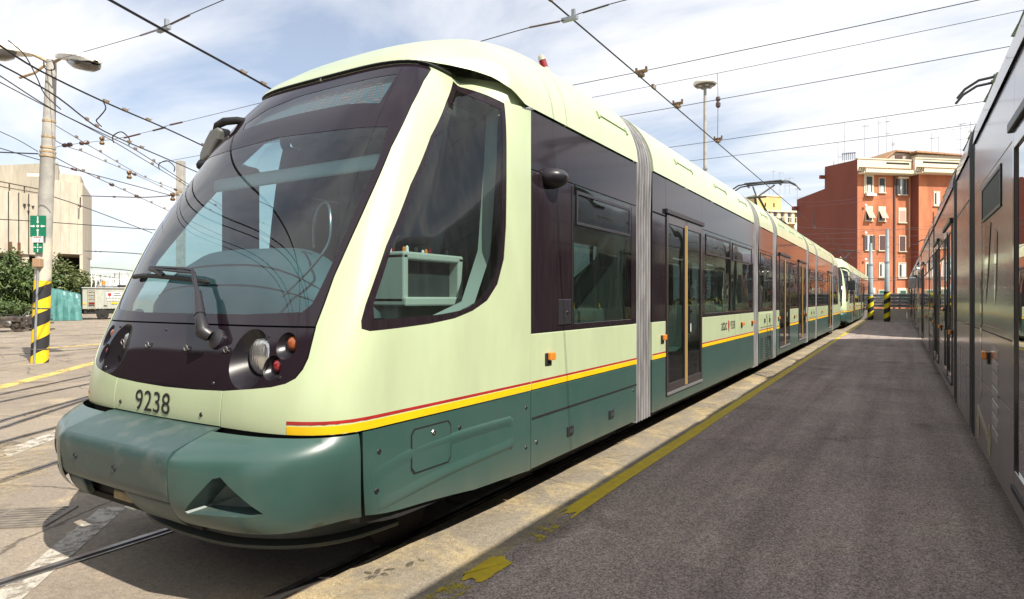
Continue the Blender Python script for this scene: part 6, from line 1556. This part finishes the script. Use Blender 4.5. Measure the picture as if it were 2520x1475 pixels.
win(1.45, 7.75, .9, 1.65, 'open'); win(3.1, 7.75, .8, 1.65, 'shut'); win(5.62, 7.7, .8, 1.7, 'shut')
win(1.42, 4.7, .8, 1.7, 'sash'); win(3.08, 4.7, .75, 1.65, 'sash'); win(5.6, 4.7, .9, 1.65, 'sash')
win(1.6, 2.0, .7, 1.0, 'green', 0, .25); win(3.1, 1.95, .95, 1.0, 'green', 0, .05); win(5.65, 1.95, .8, 1.0, 'green', 0, .28)
win(9.0, 12.7, .7, 1.55, 'sash', 1.1); win(11.7, 14.2, .8, 1.6, 'sash', 1.1, .2); win(9.1, 9.6, .75, 1.5, 'shut', 1.1); win(9.2, 6.4, .75, 1.5, 'sash', 1.1)
rbox('gas_pipe', pm('red pipe', (.25, .05, .04), .6), 8.55, 8.62, 1.1, 1.17, 7, 11.2)
for u, z in ((1.0, 8.85), (1.0, 5.9), (1.0, 11.9)): MB().lathe([(.16, 0), (.12, .08), (.001, .1)], RP(u-.15, .25, z), nf, 12).obj('wall_dish', lampw, rb, off=BC)
for k, (u, z) in enumerate(((2.5, 6.75), (5.3, 6.55), (5.9, 6.55), (5.25, 6.3), (5.85, 6.3))): rbox('bare_plaster', rustp, u-.12, u+.12, .002, .012, z-.05 if k else z-.35, z+.05 if k else z+.25)
m = MB()
for k in range(7): 
    q = BC + a_*(.4+k*.33) + Vector((0, 0, 17.1+.05*k)); m.tube([q, q+Vector((0, 0, .75))], .05, 5); m.obox(q+Vector((0, 0, .75)), a_*.14, b_*.05, Vector((0, 0, .06)))
m.obj('vent_pipes', galv, rb, off=BC)

# yellow building behind the gable
yb_m = pm('yellow render', (.62, .45, .20), .85, var=.1); p0 = at_d((1868, 735), 95); p1 = at_d((1985, 735), 97); o = Vector((p0.x, p0.y, 0)); d = (p1-p0); d.z = 0; L = d.length; d.normalize(); n = Vector((d.y, -d.x, 0))
yb = thing('apartment_building', 'yellow apartment block with cream balconies half hidden behind the red gable', 'building', o, 0, 'buildings beyond the yard')
def ybox(name, mat, u0, u1, w0, w1, z0, z1, par=None):
    m = MB(); m.obox(o + d*(u0+u1)/2 + n*(w0+w1)/2 + Vector((0, 0, (z0+z1)/2)), d*(u1-u0)/2, n*(w1-w0)/2, Vector((0, 0, (z1-z0)/2))); return m.obj(name, mat, par or yb, off=o)
ybox('wall', yb_m, -.2, L+2, -10, 0, 0, 14.7); ybox('cornice', creamw, -.3, L+2, -10, .25, 14.7, 14.95); ybox('roof_block', yb_m, .2, 4.6, -8, -1, 14.95, 17.2); ybox('coping', creamw, .1, 4.7, -8.1, -.9, 17.2, 17.4)
for u in (1.7, 3.2): ybox('vent_window', dark, u, u+.22, -1.0, -.98, 15.6, 16.2)
for z in (13.0, 9.9): 
    ybox('balcony', creamw, .4, L+2, 0, 1.1, z-.15, z); rl = ybox('balcony_rail', creamw, .4, L+2, 1.0, 1.1, z+.75, z+.85)
    for k in range(10): ybox('window', wglass if k % 2 else creamw, .7+k*.62, 1.15+k*.62, .005, .05, z+.1, z+1.9)
    for k in range(16): ybox('baluster', creamw, .5+k*.4, .56+k*.4, 1.02, 1.08, z, z+.75, rl)
ybox('awning', MATS['pinkish blind'], 3.6, 5.2, .9, 1.6, 11.4, 11.5)
MB().lathe([(.62, .0), (.5, .12), (.2, .2), (.001, .22)], o + d*5.7 + n*1.25 + Vector((0, 0, 12.2)), n, 18).obj('satellite_dish', lampw, yb, off=o)

# roof aerials
def aerial(label, base, h, bars, seed, yaw=0.):
    rnd = random.Random(seed); base = Vector(base)
    r_ = thing('aerial', label, 'aerial', base, 0, 'television aerials on the far roofs')
    MB().tube([base, base+Vector((0, 0, h))], .022, 5).obj('mast', aer_m, r_, off=base)
    for z, L, nel in bars:
        q = base + Vector((0, 0, z)); d = b_*math.cos(yaw) + nf*math.sin(yaw)
        bm_ = MB().tube([q - d*L*.35, q + d*L*.65], .014, 5).obj('boom', aer_m, r_, off=base)
        e = MB()
        for k in range(nel):
            c_ = q + d*L*(-.33+.95*k/max(1, nel-1)); up = Vector((0, 0, .20)) if seed % 2 else nf*.25
            e.tube([c_-up, c_+up], .009, 4)
        if nel: e.obj('elements', aer_m, bm_, off=base)
aer_m = pm('aerial metal', (.38, .36, .37), .5, metal=.4)
spec = [('aerial with a long crossbar at the left gable edge', (.3, -3.6), 17.2, 2.6, [(2.5, 1.6, 0), (.9, 1.0, 5)]), ('double aerial with two booms above the gable', (.4, -2.6), 17.2, 4.6, [(4.5, 1.9, 0), (3.0, 1.1, 6), (1.2, .8, 4)]),
        ('slender aerial just right of the gable corner', (2.1, -1.5), 17.2, 4.2, [(4.0, .7, 8), (2.3, 1.7, 0)]), ('tall plain aerial left of the roof house', (4.3, -2), 17.2, 4.9, [(4.6, .5, 7)]),
        ('tallest aerial standing on the roof ridge', (6.2, -3), 18.3, 4.6, [(4.0, .5, 7), (2.6, .5, 5)]), ('short aerial beside the ridge with red elements', (7.0, -3), 18.2, 2.2, [(1.5, .4, 8), (.5, 1.9, 4)]), ('aerial in the middle of the tiled roof', (12.2, -3), 18.0, 3.2, [(2.6, .6, 7)]),
        ('aerial with a square bracket behind the roof house', (13.6, -3.5), 18.0, 3.0, [(2.9, 2.2, 0)]), ('large lattice-like aerial at the right roof end', (15.7, -2.5), 17.3, 5.2, [(5.0, .7, 9), (4.5, 2.6, 3), (3.2, 1.8, 6), (2.0, 1.6, 4)]), ('second large aerial at the right roof end', (17.0, -2.5), 17.3, 5.4, [(5.3, 2.4, 0), (4.2, .6, 9), (2.8, 1.2, 5)]), ('right hand leaning aerial with long bars', (18.4, -2.5), 17.3, 4.6, [(3.6, 1.9, 4), (2.4, 1.6, 5)])]
for i, (lab, (u, w), z, h, bars) in enumerate(spec): aerial(lab, RP(u, w, z), h, bars, 20+i, .12*i)
for i, (px, h) in enumerate(((1893, 2.2), (1919, 3.4), (1943, 2.6), (1962, 3.0), (1903, 3.6), (1932, 2.4), (1986, 2.7), (2006, 2.4))):
    q = at_d((px, 735), 93); zb = 14.9 if px > 1960 else 16.9 if px < 1955 else 14.9
    if px > 1975: q = BC + a_*(9.6-(px-1986)*.11) + b_*3; zb = 14.4
    aerial(['aerial on the yellow block, leftmost', 'tall aerial on the yellow block with a top bar', 'aerial at the right end of the yellow roof', 'aerial close against the red wing', 'thin tall aerial on the yellow block', 'small aerial between two taller ones on the yellow block', 'aerial on the low rear wing of the red building', 'small aerial near the step of the red gable'][i], (q.x, q.y, zb), h, [(h-.2, .8, 6), (h*.5, 1.1, 0 if i % 2 else 4)], 60+i, .3*i)
for lab, q in (('white satellite dish on the parapet left of the roof house', RP(2.9, -1.2, 18.2)), ('satellite dish on the gable edge', RP(.2, -4.2, 18.1))):
    sd = thing('satellite_dish', lab, 'satellite dish', q - Vector((0, 0, 1.0)), 0, 'satellite dishes on the roof')
    MB().lathe([(.5, .0), (.38, .09), (.15, .15), (.001, .16)], q, -nf, 16).obj('reflector', lampw, sd, off=q - Vector((0, 0, 1.0)), smooth=50)
    MB().tube([q-Vector((0, 0, 1)), q], .04, 6).obj('stand', galv, sd, off=q - Vector((0, 0, 1.0)))

# ------------------------------------------------------------------ the depot shed behind the photographer, seen only mirrored in the black nose panel
shed_m = pm('ribbed shed cladding', (.22, .18, .15), .7, col2=(.16, .13, .11), vscale=.4, dscale=(1, 1, .3))
so = Vector((-14, -14, 0)); sh = thing('depot_shed', 'ribbed brown depot shed mirrored in the black lamp panel of the front tram', 'building', so, 0)
MB().box(-95, -3, -30, -14, 0, 12).obj('wall', shed_m, sh, off=so)
for k in range(92): MB().box(-95+k*1.0, -94.7+k*1.0, -14, -13.85, 4.6, 11.9).obj('cladding_rib', shed_m, sh, off=so)
for k in range(9): MB().box(-88+k*9.2, -82.5+k*9.2, -14, -13.95, 0, 4.4).obj('gate', dark, sh, off=so)
MB().box(-95.3, -2.7, -30.3, -13.5, 12, 12.3).obj('roof', pm('shed roof', (.3, .29, .28), .7), sh, off=so)
